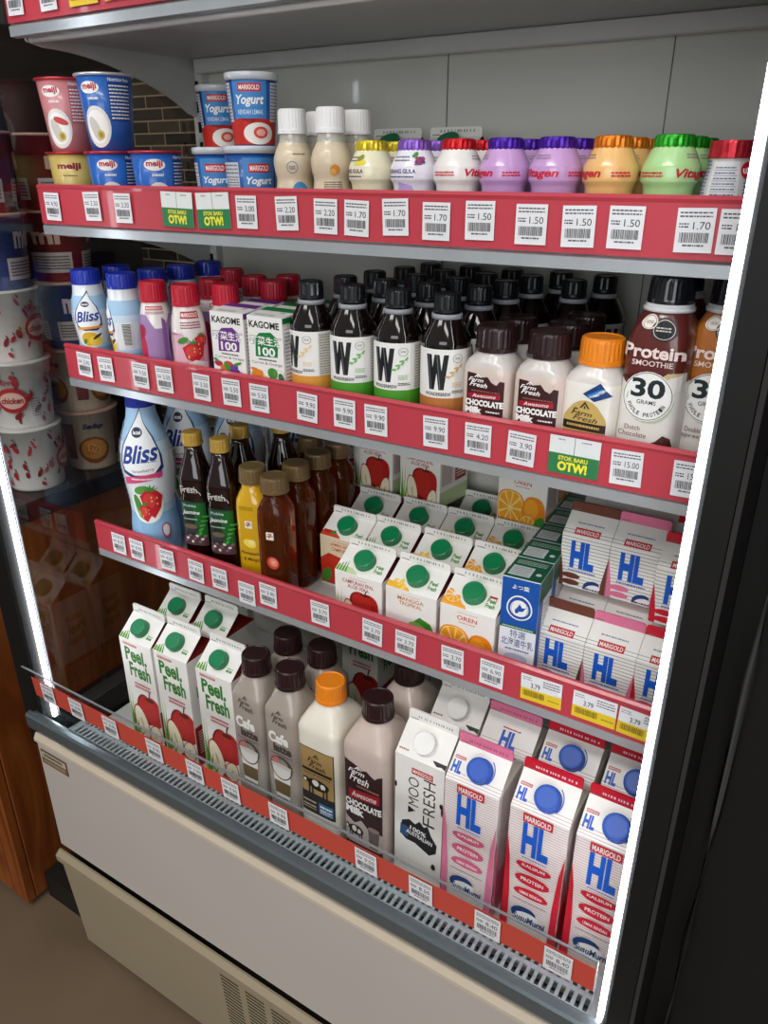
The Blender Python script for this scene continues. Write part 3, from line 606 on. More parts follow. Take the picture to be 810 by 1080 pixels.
def vita(kind, turn=0.):
    cols = {'lemon': ('e9e3c4', 'd8c032'), 'lilac': ('e9e6ef', '8a5fc0'), 'red': ('eeeae4', 'c81c24'), 'purple': ('c99ed0', '4a1f9c'), 'orange': ('efbd78', 'e07a1c'), 'green': ('b3dc98', '2fa42a')}
    bc, fc = cols[kind]; body = mat(bc, .25, coat=.4, sss=.15)
    R = [(0, 17), (2, 18.6), (6, 19.2), (44, 19), (47.5, 20.2), (49.6, 21.8), (50.5, 22), (60, 22), (61.5, 21.5), (68, 18.4), (73, 15.8), (74.5, 14.8)]
    L = Loft(R, seg=44); mb = L.build(Mb(), body); a = Art(); lab = Mb(); inkr = ink('cc1a34')
    if kind in ('lemon', 'lilac'):
        a.poly([(-12, 2), (10, 2), (4, 14), (-10, 18)], ink('b9a2d8' if kind == 'lilac' else 'dcd6b4'))
        a.text('KURANG GULA', -24, 36, 8, 41, ink('3a3f78'), .02); a.bars(-24, 31, 6, 33.5, ink('3a3f78'), 1, .6, 3); a.bars(-18, 58, 2, 66, ink('6a6a70'), 2, .4, 4)
        if kind == 'lilac':
            for i in range(8): a.ell(10 + 3.2 * (i % 3) - i * .2, 62 - 4 * (i // 3), 2.3, 2.3, ink('6b3f78' if i % 2 else 'a03f60'))
            leaf(a, 8, 66, 4, 2, 30)
        else: a.ell(4, 56, 7, 5, ink('e3cf3a'), 20); leaf(a, 4, 63, 5, 3, 40, ink('8a8a2a'))
    else:
        a.text('Vitagen', -19, 30.5, 16, 41.5, inkr, .03, .25); a.bars(24, 33, 40, 39, inkr, 2, .6, 5); a.bars(-50, 33, -28, 39, inkr, 2, .6, 8)
        a.bars(-10, 60, 8, 66, ink('8a7a80'), 2, .4, 6)
    a.remap((2, 36), (18, 48), (30, 50.6), (42, 59.4), (56, 63), (66, 70))
    a.into(mb, L.wrap(22, .28, turn), 2.4, 3)
    k = Mb(); Loft([(70.5, 15.4), (71, 16.2), (73, 15.3), (76, 15.6), (80, 15.3), (82.5, 14), (83, 12), (82.4, .2)], seg=44).build(k, foil(fc), knurl=.7, kz=(71.5, 81))
    return Proto('cultured_milk_bottle', 'cultured milk', [('bottle_body', mb.mesh('cultured_milk'), None), ('foil_lid', k.mesh('foil_lid'), None)])
def soy(kind):
    liq = mat('d8c8ac', .3, coat=.3, sss=.1); clear = mat('b9b6aa', .12, coat=.6)
    R = [(0, 17), (3, 19), (22, 19.6), (38, 19), (48, 17.4), (57, 19.2), (66, 20), (74, 18), (81, 14.6), (86, 13.2), (92, 13)]
    L = Loft(R, True, 44); mb = L.build(Mb(), [(82, liq), (999, clear)]); a = Art(); lab = Mb()
    if kind == 1: a.ell(6, 38, 9, 9, ink('3c86b8')); a.ell(6, 36, 6, 5, WHT); a.ring(-2, 60, 5, 5.6, ink('54688c')); a.bars(-1, 71, 12, 73, ink('6a6258'), 1, .5, 2); a.text('oat', -5, 58, 1, 62, ink('54688c'))
    else: a.ell(4, 58, 5, 4.5, ink('d08a30')); a.ell(2, 56, 3, 3, ink('e0a850')); a.bars(-8, 36, 12, 48, ink('5a4a3a'), 6, .45, 3)
    a.into(mb, L.wrap(20, .3, 14), 2.5, 3)
    k = cap_mesh(14.6, 22, mat('f0f0f0', .35), .3, 90)
    return Proto('soy_drink_bottle', 'soy drink', [('bottle_body', mb.mesh('soy_drink'), None), ('cap', k.mesh('soy_cap'), None)])
def yakult(kind):
    body = mat('d9d9d8', .2, coat=.6); R = [(0, 17.5), (4, 19.5), (30, 19.8), (50, 17.5), (62, 14.8), (67, 15.6), (68, 16)]
    L = Loft(R, seg=44); mb = L.build(Mb(), body); a = Art(); lab = Mb()
    a.rect(-12, 8, 12, 54, ink('e8e8e8'))
    for i in range(8): a.rect(-10, 11 + 5 * i, 10, 11.5 + 5 * i, ink('8a90a0')); a.bars(-9, 12.3 + 5 * i, 9, 14.8 + 5 * i, ink('5a6a98'), 1, .5, i)
    a.bars(-30, 10, -15, 56, ink('4a5a8c'), 14, .4, 5); a.ell(20, 46, 7, 8, ink('c8102e')); a.text('ult', 15, 43, 25, 50, WHT, .03); a.bars(16, 14, 40, 36, ink('4a5a8c' if kind == 1 else 'c02838'), 7, .5, 8)
    a.remap((8, 30), (46, 58), (57, 66))
    a.into(mb, L.wrap(19.8, .28, 0), 2.5, 4)
    k = Mb(); Loft([(66, 15.8), (66.5, 16.8), (70, 16.4), (76, 16.2), (78, 15.5), (78, .2)], seg=44).build(k, foil('c42a38' if kind == 1 else '3f74b8'), knurl=.4, kz=(67, 77))
    return Proto('cultured_milk_bottle', 'cultured milk', [('bottle_body', mb.mesh('ace'), None), ('foil_lid', k.mesh('ace_lid'), None)])
def jasmine():
    dark = mat('1c0706', .05, coat=.6, vary=0); n = 3.4
    R = [(0, 17, 17, n), (2, 19, 19, n), (6, 20, 20, n), (109, 20, 20, n), (113, 19, 19, n), (117, 19, 19, n), (121, 20, 20, n), (138, 20, 20, n), (143, 19.2, 19.2, n), (158, 15, 15, 3), (172, 12, 12, 2.2), (184, 11.2, 11.2, 2)]
    L = Loft(R, seg=48); mb = L.build(Mb(), dark); a = Art(); lab = Mb()
    a.rect(-17, 14, 17, 100, ink('17251c')); a.rect(-17, 66, 8, 96, ink('1d4a36')); a.rect(2, 18, 17, 96, ink('0e5c1f')); a.text('Pokka', -12, 84, 6, 91, ink('c8d8cc'), .01); a.text('Jasmine', -15, 62, 10, 75, WHT, .01, .3); a.bars(-14, 55, 6, 59, ink('9ab8a4'), 1, .5, 4)
    a.ell(-4, 42, 11, 8, ink('303438')); a.ell(-4, 45, 9, 4, ink('6a5a48')); a.poly([(-17, 14), (17, 14), (17, 26), (4, 32), (-17, 30)], ink('4a3438'))
    for i in range(9): a.ell(-14 + 3.5 * i, 20 + 5 * ((i * 7) % 3), 2.4, 2, ink('d8cfc8' if i % 2 else '86586a'), 30 * i, 10)
    for i in range(5): leaf(a, 8 + 2 * i, 34 + 7 * i, 4, 1.8, 60 - 20 * i, ink('3f9a36'))
    a.text('Fresh', -14, 108, 10, 118, ink('bdb8b4'), .02); a.ring(0, 101, 14, 15, ink('c9c9c4'), 16, 20, 160)
    a.remap((14, 46), (66, 92), (100, 110), (108, 122), (118, 131))
    a.into(lab, L.wrap(20, .35, flat=True), 3)
    k = cap_mesh(13.4, 17, mat('c8a24a', .32, metal=.35), .35, 183, 40)
    return Proto('tea_bottle', 'tea bottle', [('bottle_body', mb.mesh('tea_bottle'), None), ('label', lab.mesh('tea_label', False), None), ('cap', k.mesh('tea_cap'), None)])
def juice_bottle(kind):
    n = 3.6; liq = mat('d8a818', .08, coat=.7, trans=.0, sss=.3) if kind == 'yel' else mat('b4581c', .03, trans=.9, ior=1.34)
    R = [(0, 17, 17, n), (3, 20, 20, n), (7, 21, 21, n), (118, 21, 21, n), (128, 20, 20, n), (138, 16.5, 16.5, 2.6), (142, 15, 15, 2), (150, 15, 15, 2)]
    L = Loft(R, seg=44); mb = L.build(Mb(), liq); a = Art(); lab = Mb()
    a.rect(-5, 78, 5, 89, ink('efe9dc')); a.text('7', -3, 80, 3, 87, ink('c04a20'), .04); a.rect(-4, 82.6, 4, 84, ink('2f7a3c'))
    if kind == 'yel':
        a.ell(0, 55, 9, 6, ink('f4dc5a'), -20); a.ell(3, 57, 5, 4, ink('f9ea92')); a.text('Pineapple', -14, 37, 13, 43, ink('4a3a0c'), .005, .2); a.text('& Mango', -10, 28, 12, 34, ink('4a3a0c'), .005, .2); a.bars(-12, 104, 8, 110, ink('8a7a1c'), 2, .4, 3)
    else: a.ell(2, 44, 8, 9, ink('c8402c'), 20); a.ell(3, 45, 5.5, 6.5, ink('e8806a'), 20); a.ring(3, 45, 1, 2, ink('f0c8b0'))
    a.remap((28, 45), (55, 71), (78, 92), (110, 122))
    a.into(mb, L.wrap(21, .35, flat=True), 3)
    k = cap_mesh(18, 20, mat('7d6844' if kind == 'yel' else '77603f', .35, metal=.3), .35, 150)
    return Proto('juice_bottle', 'juice bottle', [('bottle_body', mb.mesh('juice_bottle'), None), ('cap', k.mesh('juice_cap'), None)])

# ------------------------------------------------------------------ bricks and cups
def kagome(kind):
    w, d, h = 49, 35, 110; c = '6c2f86' if kind == 'p' else '0f7a3a'; mb = Mb(); base = mat('f0efec', .3)
    W, D = w / 2 * MM, d / 2 * MM; H = h * MM
    q = .006
    low = [(-W, -D, 0), (W, -D, 0), (W, D, 0), (-W, D, 0)]
    top = [(-W, -D, H - .004), (W, -D, H - .004), (W, D, H), (-W, D, H)]
    mb.add(low + top, [(0, 3, 2, 1), (0, 1, 5, 4), (1, 2, 6, 5), (2, 3, 7, 6), (3, 0, 4, 7), (4, 5, 6, 7)], base)
    a = Art(); a.text('KAGOME', -22, 94, 20, 102, BLK, .03); a.poly([(-15, 56), (16, 58), (18, 80), (8, 88), (-8, 86), (-14, 80)], ink(c)); a.text('野菜生活', -23, 70.4, 23, 82.6, ink(c), .07); a.text('野菜生活', -22.5, 71, 22.5, 82, WHT, .02); a.text('100', -11, 58, 13, 69, WHT, .03)
    a.bars(-11, 51, 14, 54, ink('44444a'), 1, .7, 3); a.text('Carrot & Orange' if kind != 'p' else 'Carrot & Grape', -21, 42, 22, 48.5, ink('5a5a5e'))
    if kind == 'p':
        for i, (x, y, cc) in enumerate(((-17, 30, 'b02848'), (-8, 22, 'd8702c'), (2, 16, '4a2a78'), (9, 18, '5a3488'), (6, 26, '6a3f98'), (15, 14, '40246c'), (-14, 14, '3a7a30'), (20, 9, '6a3a28'), (-2, 32, 'c83a2c'))): a.ell(x, y, 6.5, 6, ink(cc))
        leaf(a, -4, 26, 4, 9, 20); leaf(a, -20, 38, 3, 5, 40); leaf(a, 12, 34, 8, 3, 40)
    else:
        orange(a, -6, 10, 11); a.ell(14, 9, 9, 8, ink('eeb52a')); leaf(a, 8, 27, 7, 11, 0); leaf(a, -16, 28, 8, 4, -30, ink('d9812a')); a.ell(-14, 22, 9, 7, ink('e2871e'), 30); leaf(a, 20, 20, 4, 8, 10, DGRN); a.ring(17, 28, 6.5, 7, ink('9a9a98'))
    a.remap((0, 27), (28, 47), (42, 53.5), (51, 58.5), (56, 62), (88, 90), (94, 93.5), (102, 101))
    for it in range(len(a.it)):
        vs, fs, m, Ly = a.it[it]; a.it[it] = ([(max(-24.4, min(24.4, x)), max(.3, y)) for x, y in vs], fs, m, Ly)
    a.into(mb, plane((0, -D, 0), (1, 0, 0), (0, 0, 1)))
    t = Art(); t.rect(-24, 22, 24, 35, ink(c)); t.rect(-24, 1, 24, 12, ink('e4e2de')); t.bars(-18, 3, 10, 9, ink('77777c'), 2, .5, 4); t.ell(12, 18, 3.5, 3.5, ink('c8c8c8'))
    t.into(mb, plane((0, -D, H - .004), (1, 0, 0), (0, 1, .114)))
    r = Art(); r.rect(-17, 4, 17, 100, ink('e6e4e0')); r.bars(-14, 8, 14, 96, ink('8a8a90'), 22, .4, 4); r.rect(-17, 100, 17, 106, ink(c)); r.into(mb, plane((W, 0, 0), (0, 1, 0), (0, 0, 1)))
    return Proto('juice_box', 'juice box', [('juice_box', mb.mesh('juice_box', False), None)])
def hokkaido():
    w, d, h = 40, 46, 127; mb = Mb(); W, D, H = w / 2 * MM, d / 2 * MM, h * MM; base = mat('e6e9ee', .32)
    mb.box(-W, W, -D, D, 0, H, base, .0006); a = Art(); b = ink('1452a8'); g = ink('0c5a3c')
    a.rect(-20, 70, 20, 126, b); a.ell(0, 94, 14, 15, WHT); a.ell(0, 94, 12.4, 13.4, b); a.ring(0, 94, 9, 9.8, WHT); a.ell(0, 94, 8.6, 9.2, WHT)
    a.poly([(-5, 92), (-2, 96), (0, 100), (3, 96), (7, 97), (4, 92), (0, 91), (-2, 88), (-4, 88)], b); a.text('よつ葉', -9, 115, 9, 120, WHT, .01); a.rect(-20, 66, 20, 70.5, g); a.bars(-17, 67, 17, 69.4, ink('c8e0d4'), 1, .6, 3)
    a.text('特選', -8, 51, 9, 62, ink('3a4a86'), .0); a.text('北海道牛乳', -17, 37, 18, 49, ink('3a4a86'), .005); a.bars(-12, 29, 14, 33, ink('3a4a86'), 1, .6, 2); a.ell(0, 16, 13, 8, ink('b8c4dc'))
    a.remap((8, 26), (37, 45), (49, 55), (51, 56), (62, 65), (66, 66.5), (70.5, 70.5), (94, 91), (127, 127))
    a.into(mb, plane((0, -D, 0), (1, 0, 0), (0, 0, 1)))
    t = Art(); t.rect(-20, -23, 20, 23, g); t.rect(-17, -18, 6, 4, ink('cdd4d6')); t.bars(-15, -16, 4, 2, ink('8a9498'), 5, .4, 3); t.bars(-16, 8, 16, 18, ink('bfd8cc'), 3, .4, 4); t.ell(13, -8, 3, 3, ink('d8d8d8'))
    t.into(mb, plane((0, 0, H), (1, 0, 0), (0, 1, 0)))
    r = Art(); r.rect(-22.5, 100, 22.5, 126, g); r.rect(-22.5, 3, -8, 100, b); r.rect(-4, 8, 20, 96, WHT); r.bars(-3, 10, 19, 94, ink('7a84a4'), 18, .4, 6); r.into(mb, plane((W, 0, 0), (0, 1, 0), (0, 0, 1)))
    return Proto('milk_box', 'milk box', [('milk_box', mb.mesh('milk_box', False), None)])
def meiji(kind, turn, rt, rb, h, lidc):
    body = mat({'pink': 'd0878c', 'gold': 'ccb468', 'blue': '2a66bb'}[kind], .3, coat=.3)
    L = Loft([(0, rb * .93), (0, rb), (h * .5, (rb + rt) / 2), (h - 3, rt)], seg=48); mb = L.build(Mb(), body); a = Art(); lab = Mb(); q = h / 77
    if kind == 'gold': a.text('meiji', -13, 40 * q, 13, 52 * q, ink('8a1238'), .04); a.bars(-8, 32 * q, 8, 35 * q, ink('8a6a30'), 1, .5, 3)
    else:
        a.ell(-10.5, 62.5 * q, 11, 6 * q, WHT); a.text('meiji', -19, 59 * q, -2, 67 * q, ink('b81a34'), .04); a.bars(-14, 50 * q, -2, 54 * q, WHT, 1, .6, 4)
        a.ell(-8, 24 * q, 16, 21 * q, ink('e6e2dc')); a.ell(-8, 24 * q, 13, 17 * q, ink('f6f4f0')); a.ell(-11, 22 * q, 6, 13 * q, ink('cfc8c0'), 20); a.ell(-5, 16 * q, 4.5, 5 * q, ink('c8b858')); a.ell(-5, 16 * q, 2.6, 3 * q, ink('a88a30'))
        if kind == 'pink': a.ell(-4, 32 * q, 9, 3.5, ink('c8463c'), -20)
        a.rect(9, 30 * q, 34, 68 * q, ink('17458f' if kind == 'blue' else 'b9646c')); a.text('Nutrition Facts', 10, 68.6 * q, 33, 72 * q, WHT, .02); a.bars(10, 31 * q, 33, 66 * q, WHT, 10, .4, 5)
    if kind == 'gold': a.remap((32, 50), (40, 56), (52, 65))
    a.into(mb, L.wrap((rt + rb) / 2, .28, turn), 2.5, 6)
    lid = Mb(); Loft([(h - 3, rt), (h - 2.4, rt + 2.2), (h - .6, rt + 2.4), (h, rt + 1.6), (h, rt * .9), (h - .4, .3)], seg=48).build(lid, foil(lidc))
    return Proto('yogurt_cup', 'yogurt cup', [('cup_body', mb.mesh('yogurt_cup'), None), ('foil_lid', lid.mesh('yogurt_lid'), None)])
def tub(rt, rb, h, turn, dark=False):
    body = mat('24549c' if not dark else '1d3f78', .3, coat=.3); L = Loft([(0, rb * .93), (0, rb), (h - 5, rt)], seg=48); mb = L.build(Mb(), body); a = Art(); lab = Mb(); q = h / 72; r = (rt + rb) / 2
    a.rect(-17, 24 * q, 17, 66 * q, ink('3f86c8')); brand_box(a, -11, 53 * q, 11, 61 * q); a.text('Yogurt', -14, 38 * q, 14, 50 * q, WHT, .03, .25); a.text('RENDAH LEMAK', -13, 31 * q, 13, 35.5 * q, ink('d8e6f4'), .01)
    H = math.pi * r; a.poly([(-H, 1), (H, 1), (H, 18 * q), (H * .6, 25 * q), (10, 27 * q), (0, 22 * q), (-12, 27 * q), (-H * .6, 22 * q), (-H, 18 * q)], ink('c0281f')); a.ell(8, 12 * q, 17, 11 * q, ink('ece6de')); a.ell(10, 13 * q, 8, 6 * q, ink('d8483c')); a.ell(10, 13 * q, 5, 3.5 * q, ink('f0b0a0'))
    for s in (-1, 1): a.rect(s * 34 - 13, 24 * q, s * 34 + 13, 62 * q, ink('c9ccd2')); a.bars(s * 34 - 12, 25 * q, s * 34 + 12, 61 * q, ink('5a6472'), 11, .4, 5)
    if h > 70: a.remap((1, 1), (27 * q, 36), (31 * q, 37), (38 * q, 42), (50 * q, 51), (53 * q, 55), (66 * q, 69))
    a.into(mb, L.wrap(r, .28, turn), 2.5, 8)
    lid = Mb(); lm = mat('c9ced4', .18, coat=.6)
    Loft([(h - 7, rt + .4), (h - 7, rt + 1.8), (h - 1, rt + 2.2), (h, rt + 1.4), (h, rt - 1), (h - 1.6, rt - 2), (h - 1.6, .3)], seg=48).build(lid, lm)
    return Proto('yogurt_tub', 'yogurt tub', [('tub_body', mb.mesh('yogurt_tub'), None), ('lid', lid.mesh('tub_lid'), None)])
def noodle(kind):
    c = {'white': 'e4e2de', 'red': '8a2a2c', 'blue': '3c4c88', 'beige': 'cbb8a0'}[kind]; rt, rb, h = 50, 41, 104
    L = Loft([(0, rb * .92), (0, rb), (4, rb + .5), (h - 4, rt - 1), (h - 4, rt + 1.4), (h - 1, rt + 1.6), (h, rt), (h, .3)], seg=48)
    mb = L.build(Mb(), [(h - 5, mat(c, .35)), (999, mat('c9a090' if kind != 'white' else 'd8d4d0', .35))]); a = Art(); lab = Mb(); R = random.Random(kind)
    if kind == 'white':
        for i in range(64):
            x = R.uniform(-140, 140); y = R.uniform(12, 90)
            a.ell(x, y, R.uniform(2, 4.5), R.uniform(5, 8), ink(R.choice(('a82430', 'b8323c', '8a1c28'))), R.uniform(-50, 50), 9); leaf(a, x + 2, y + 8, 1, 3, 30, ink('3a3030'))
        for t in (-72, 72):
            a.ell(t, 48, 21, 20, ink('b5262e')); a.ell(t, 48, 17, 13, ink('e9c0b4')); a.text('chicken', t - 15, 43, t + 15, 53, ink('a01c24'), .04, .2); a.text('PEPPER', t - 14, 72, t + 14, 78, ink('a83038'), .02); a.bars(t + 24, 20, t + 36, 50, ink('6a5a58'), 8, .4, 3)
    elif kind == 'beige':
        for t in (-90, 0, 90):
            a.ell(t + 10, 36, 26, 24, ink('8a4a1c')); a.ell(t + 10, 38, 22, 18, ink('c98a3c'))
            for i in range(7): a.ring(t + 4 + 3 * (i % 4), 36 + 3 * (i % 3), 6, 7.5, ink('dfae5c' if i % 2 else 'b06a24'), 14)
            a.text('Sedap', t - 4, 72, t + 28, 84, ink('22264c'), .04, .3); a.poly([(t - 40, 20), (t - 22, 20), (t - 18, 84), (t - 40, 84)], ink('7a3438'))
    else:
        for t in (-90, 0, 90): a.rect(t - 36, 14, t + 36, 44, ink('ddd4d0')); a.bars(t - 32, 18, t + 32, 40, ink('5a4a4c'), 5, .5, 3); a.text('mee' if kind == 'blue' else 'mi', t - 22, 56, t + 22, 80, ink('d8c8d8' if kind == 'blue' else 'e0b8a8'), .04)
    a.into(mb, L.wrap(46, .4, 10), 3, 26)
    return Proto('noodle_cup', 'noodle cup', [('cup_body', mb.mesh('noodle_cup'), None)])

# ================================================================== THE PLACE
def struct(name, mb, recalc=True):
    return link(name, mb.mesh(name, recalc), None, None, 'structure')
def tile_material():
    m = bpy.data.materials.new('mosaic_tiles'); m.use_nodes = True; n = m.node_tree.nodes; l = m.node_tree.links; b = n['Principled BSDF']
    t = n.new('ShaderNodeTexCoord'); mp = n.new('ShaderNodeMapping'); mp.inputs['Rotation'].default_value = (math.radians(-90), 0, 0)
    k = n.new('ShaderNodeTexBrick'); k.offset = .5; k.inputs['Scale'].default_value = 1; k.inputs['Brick Width'].default_value = .075; k.inputs['Row Height'].default_value = .019
    k.inputs['Mortar Size'].default_value = .0012; k.inputs['Color1'].default_value = rgb('2a2420'); k.inputs['Color2'].default_value = rgb('55483a'); k.inputs['Mortar'].default_value = rgb('a08f70'); k.inputs['Bias'].default_value = -.15
    l.new(t.outputs['Object'], mp.inputs['Vector']); l.new(mp.outputs[0], k.inputs['Vector']); l.new(k.outputs['Color'], b.inputs['Base Color']); b.inputs['Roughness'].default_value = .25
    return m
def wood_material(name, c1, c2):
    m = bpy.data.materials.new(name); m.use_nodes = True; n = m.node_tree.nodes; l = m.node_tree.links; b = n['Principled BSDF']
    t = n.new('ShaderNodeTexCoord'); mp = n.new('ShaderNodeMapping'); mp.inputs['Scale'].default_value = (14, 14, 1.6)
    z = n.new('ShaderNodeTexNoise'); z.inputs['Scale'].default_value = 2.2; z.inputs['Detail'].default_value = 6; z.inputs['Distortion'].default_value = 1.2
    r = n.new('ShaderNodeValToRGB'); r.color_ramp.elements[0].position = .35; r.color_ramp.elements[0].color = rgb(c1); r.color_ramp.elements[1].position = .7; r.color_ramp.elements[1].color = rgb(c2)
    l.new(t.outputs['Object'], mp.inputs['Vector']); l.new(mp.outputs[0], z.inputs['Vector']); l.new(z.outputs['Fac'], r.inputs['Fac']); l.new(r.outputs[0], b.inputs['Base Color']); b.inputs['Roughness'].default_value = .45
    return m
FLOORM = mat('6e5c48', .5, vary=.12, scale=9)
struct('floor', Mb().box(-4, 3, -4, 1.05, -.05, 0, FLOORM))
struct('wall_back', Mb().box(-4, 3, 1.03, 1.1, 0, 2.9, tile_material()))
struct('wall_left', Mb().box(-1.26, -1.18, .3, 1.03, 0, 2.9, mat('2c2320', .6)))
struct('dark_block_right', Mb().box(-.0435, .9, .62, .72, 0, 2.9, mat('0d0b0a', .7, vary=.3, scale=20)))  # dark block added to fill the dark void beside the case
struct('black_toe_box', Mb().box(-1.048, -.952, .512, .56, 0, .055, mat('15120f', .6)))  # black toe box on the floor between counter and case

# ---- the refrigerated display case
FR = link('refrigerated_display_case', None); FR.location = (0, 0, 0); FR.empty_display_size = .05
tag(FR, 'open-front white and black refrigerated display case with lit edges and red price rails', 'refrigerator')
def part(name, mb, parent=FR, label=None, recalc=True, kind=None): return link(name, mb.mesh(name, recalc), parent, label, kind)
XL, XR = -.900, -.070
GREY = mat('d2d2c9', .22, coat=.5, vary=.06, scale=4); LINER = mat('d6d7d4', .3, coat=.3); BLACK = mat('040404', .6); STEEL = mat('c6ccd0', .28, metal=.55, vary=.1, scale=30); DSTEEL = mat('7a868b', .25, metal=.7)
bp = part('back_panel', Mb().box(-.905, XR, .925, .95, .40, 2.02, GREY))
part('panel_seam', Mb().box(-.4905, -.4895, .9242, .9252, .42, 2.0, mat('4a4c4c', .5)), bp); part('panel_seam', Mb().box(-.2305, -.2295, .9242, .9252, .42, 2.0, mat('4a4c4c', .5)), bp)
for x0 in (-.899, -.105):
    m = Mb(); m.box(x0, x0 + .022, .912, .9245, .43, 2.0, LINER)
    for k in range(58): m.box(x0 + .008, x0 + .014, .9112, .9122, .46 + .026 * k, .474 + .026 * k, BLACK)
    part('slotted_upright', m)
gp = part('glass_side_panel', Mb().box(-.909, -.904, .52, .93, .455, 2.0, M_GLASS), label='clear glass side panel')
m = Mb(); m.box(-.948, -.903, .494, .521, .415, 2.02, BLACK, .003); part('side_frame', m)
m = Mb(); m.box(-.948, -.903, .521, .95, .20, .455, BLACK, .002); part('side_frame', m)
m = Mb(); m.box(-.0690, -.044, .498, .95, 0.02, 2.02, BLACK, .003); rp = part('solid_side_panel', m, label='black solid side panel')
m = Mb(); m.box(-.046, -.0425, .4965, .500, .03, 2.0, mat('2a2828', .8)); part('gasket', m, rp)
LED = mat('f4f8ff', emit=11.)
for nm, x0, x1, y0, y1, ya, yb in (('left', -.9030, -.8985, .5100, .5155, .507, .521), ('right', -.0755, -.0710, .5035, .511, .502, .5145)):
    ch = part('light_channel', Mb().box(min(x0, x1) - (.0 if nm == 'right' else .0005), x1 + (.0006 if nm == 'right' else -.003), yb - .001, yb + .001, .47, 1.98, mat('8c9094', .4)))
    part('led_strip', Mb().box(x0, x1, y0, y1, .475, 1.975, LED), label='glowing white LED strip')
cn = Mb(); cn.box(-.948, -.03, .43, .95, 2.025, 2.20, BLACK, .004); part('canopy', cn, label='unseen black canopy over the open front')  # header out of view, added to carry the lamp below
part('added_canopy_lamp', Mb().box(-.88, -.09, .448, .476, 2.012, 2.0245, mat('f6f8ff', emit=7.)), label='added white lamp under the unseen canopy')  # lamp above the view, added to light the product fronts
# shelves
RAIL = mat('bf3f4c', .38, coat=.25, vary=.03, scale=12); RAILB = mat('c94a3c', .42, coat=.2, vary=.03, scale=12)
def shelf(i, joint):
    z = F[i]; zt = z + .041
    s = part('shelf', Mb().box(-.892, -.0785, .637, .911, z - .012, z - .0004, mat('b9bcbb', .35), .001))
    e = Mb(); e.prism([(.629, z - .0155), (.637, z - .0165), (.641, z - .013), (.641, z - .004), (.633, z - .003), (.629, z - .006)], -.893, -.0785, STEEL); part('metal_lip', e, s)
    for a, b, dy in ((-.891, joint, 0.), (joint + .001, -.0785, -.0008)):
        r = Mb(); y = .630 + dy
        r.prism([(y - .002, z - .003), (y + .0025, z - .003), (y + .0025, zt - .004), (y + .0035, zt), (y - .0005, zt + .0006), (y - .0030, zt - .002), (y - .0018, zt - .005)], a, b, RAIL); part('price_rail', r, s)
    k = Mb(); n = 12; P = [(.645, z - .012), (.918, z - .012)]
    P += [(.918, z - .075), (.908, z - .084)] + [(.895 - .225 * t / n, z - .08 + .058 * math.sin(math.pi / 2 * (t / n)) ** .8) for t in range(n + 1)] + [(.648, z - .018)]
    for x in (-.8935,): k.prism(P, x, x + .003, LINER)
    part('bracket', k, s)
    if i: return
    part('support_bar', Mb().tube([(-.885, .650, z - .0165), (-.09, .650, z - .0165)], .0040, LINER, 8), s)
    part('rear_bar', Mb().box(-.878, -.09, .898, .910, z - .030, z - .0125, LINER, .001), s)
shelf(0, -.62); shelf(1, -.6295); shelf(2, -.6125); shelf(3, -.6225)
# base: deck, air grille, guard, rail, panels
part('base_deck', Mb().box(-.899, XR, .573, .922, .385, F[4] - .0004, LINER, .001))
g = Mb(); xs = [0.]; N = 92; pw = .8 / N
for k in range(N): xs += [.012 + k * pw + .0, .012 + k * pw + pw * .55]
xs += [.826]; ys = [0, .030, .046, .052, .059, .073]
g.holes((-.898, .498, .444), (1, 0, 0), (0, 1, -.08), xs, ys, lambda i, j: i % 2 == 1 and j in (1, 3), .003, mat('c4d0d6', .3, metal=.2))
part('air_grille', g, recalc=False, label='slotted metal air grille'); part('grille_dark_backing', Mb().box(-.898, -.0705, .504, .602, .375, .383, mat('1a1c1e', .6)))  # dark plate under the grille stands for the shade below its slots
gd = Mb(); gd.prism([(.4905, .480), (.4925, .480), (.4875, .5745), (.4855, .5745)], -.912, -.0795, M_ACRYL); ga = part('front_guard', gd, label='clear acrylic front guard')
rl = Mb(); rl.prism([(.4893, .533), (.4897, .533), (.4877, .5655), (.4873, .5655)], -.888, -.0800, RAILB)
part('guard_edge', Mb().box(-.912, -.0795, .4853, .4877, .5746, .5758, mat('83878a', .3)), ga)
rl.v = [(x, y - .004, z + .003) for x, y, z in rl.v]
part('price_rail', rl, ga, label='orange-red price rail')
r = Mb(); r.prism([(.4760, .474), (.4735, .481), (.4735, .4985), (.4755, .502), (.482, .503), (.484, .4965), (.4895, .4965), (.4895, .474)], -.909, -.0695, DSTEEL); part('front_rail', r, label='stepped grey metal front rail')
fp = Mb(); fp.box(-.905, -.03, .478, .493, .2435, .4515, mat('bdb5ad', .35, vary=.03, scale=6), .003); fpo = part('front_panel', fp, label='plain off-white front panel')
part('panel_trim', Mb().prism([(.4758, .4518), (.4758, .457), (.480, .4645), (.493, .4645), (.493, .4518)], -.905, -.03, mat('cdbfaa', .35)), fpo)
np_ = Mb(); np_.box(-.896, -.838, .4765, .4779, .416, .441, mat('6e5a44', .4)); A = Art(); A.rect(1.5, 12, 56, 22.5, ink('b9ad9c')); A.bars(6, 14.5, 48, 20.5, ink('4a4038'), 1, .8, 11); A.bars(4, 3, 54, 9, ink('c9b48c'), 2, .4, 3); A.into(np_, plane((-.896, .4765, .416), (1, 0, 0), (0, 0, 1)))
part('name_plate', np_, fpo, recalc=False, label='small brown maker plate with rows of print')
BEIGE = mat('9a8d74', .45, vary=.05, scale=8)
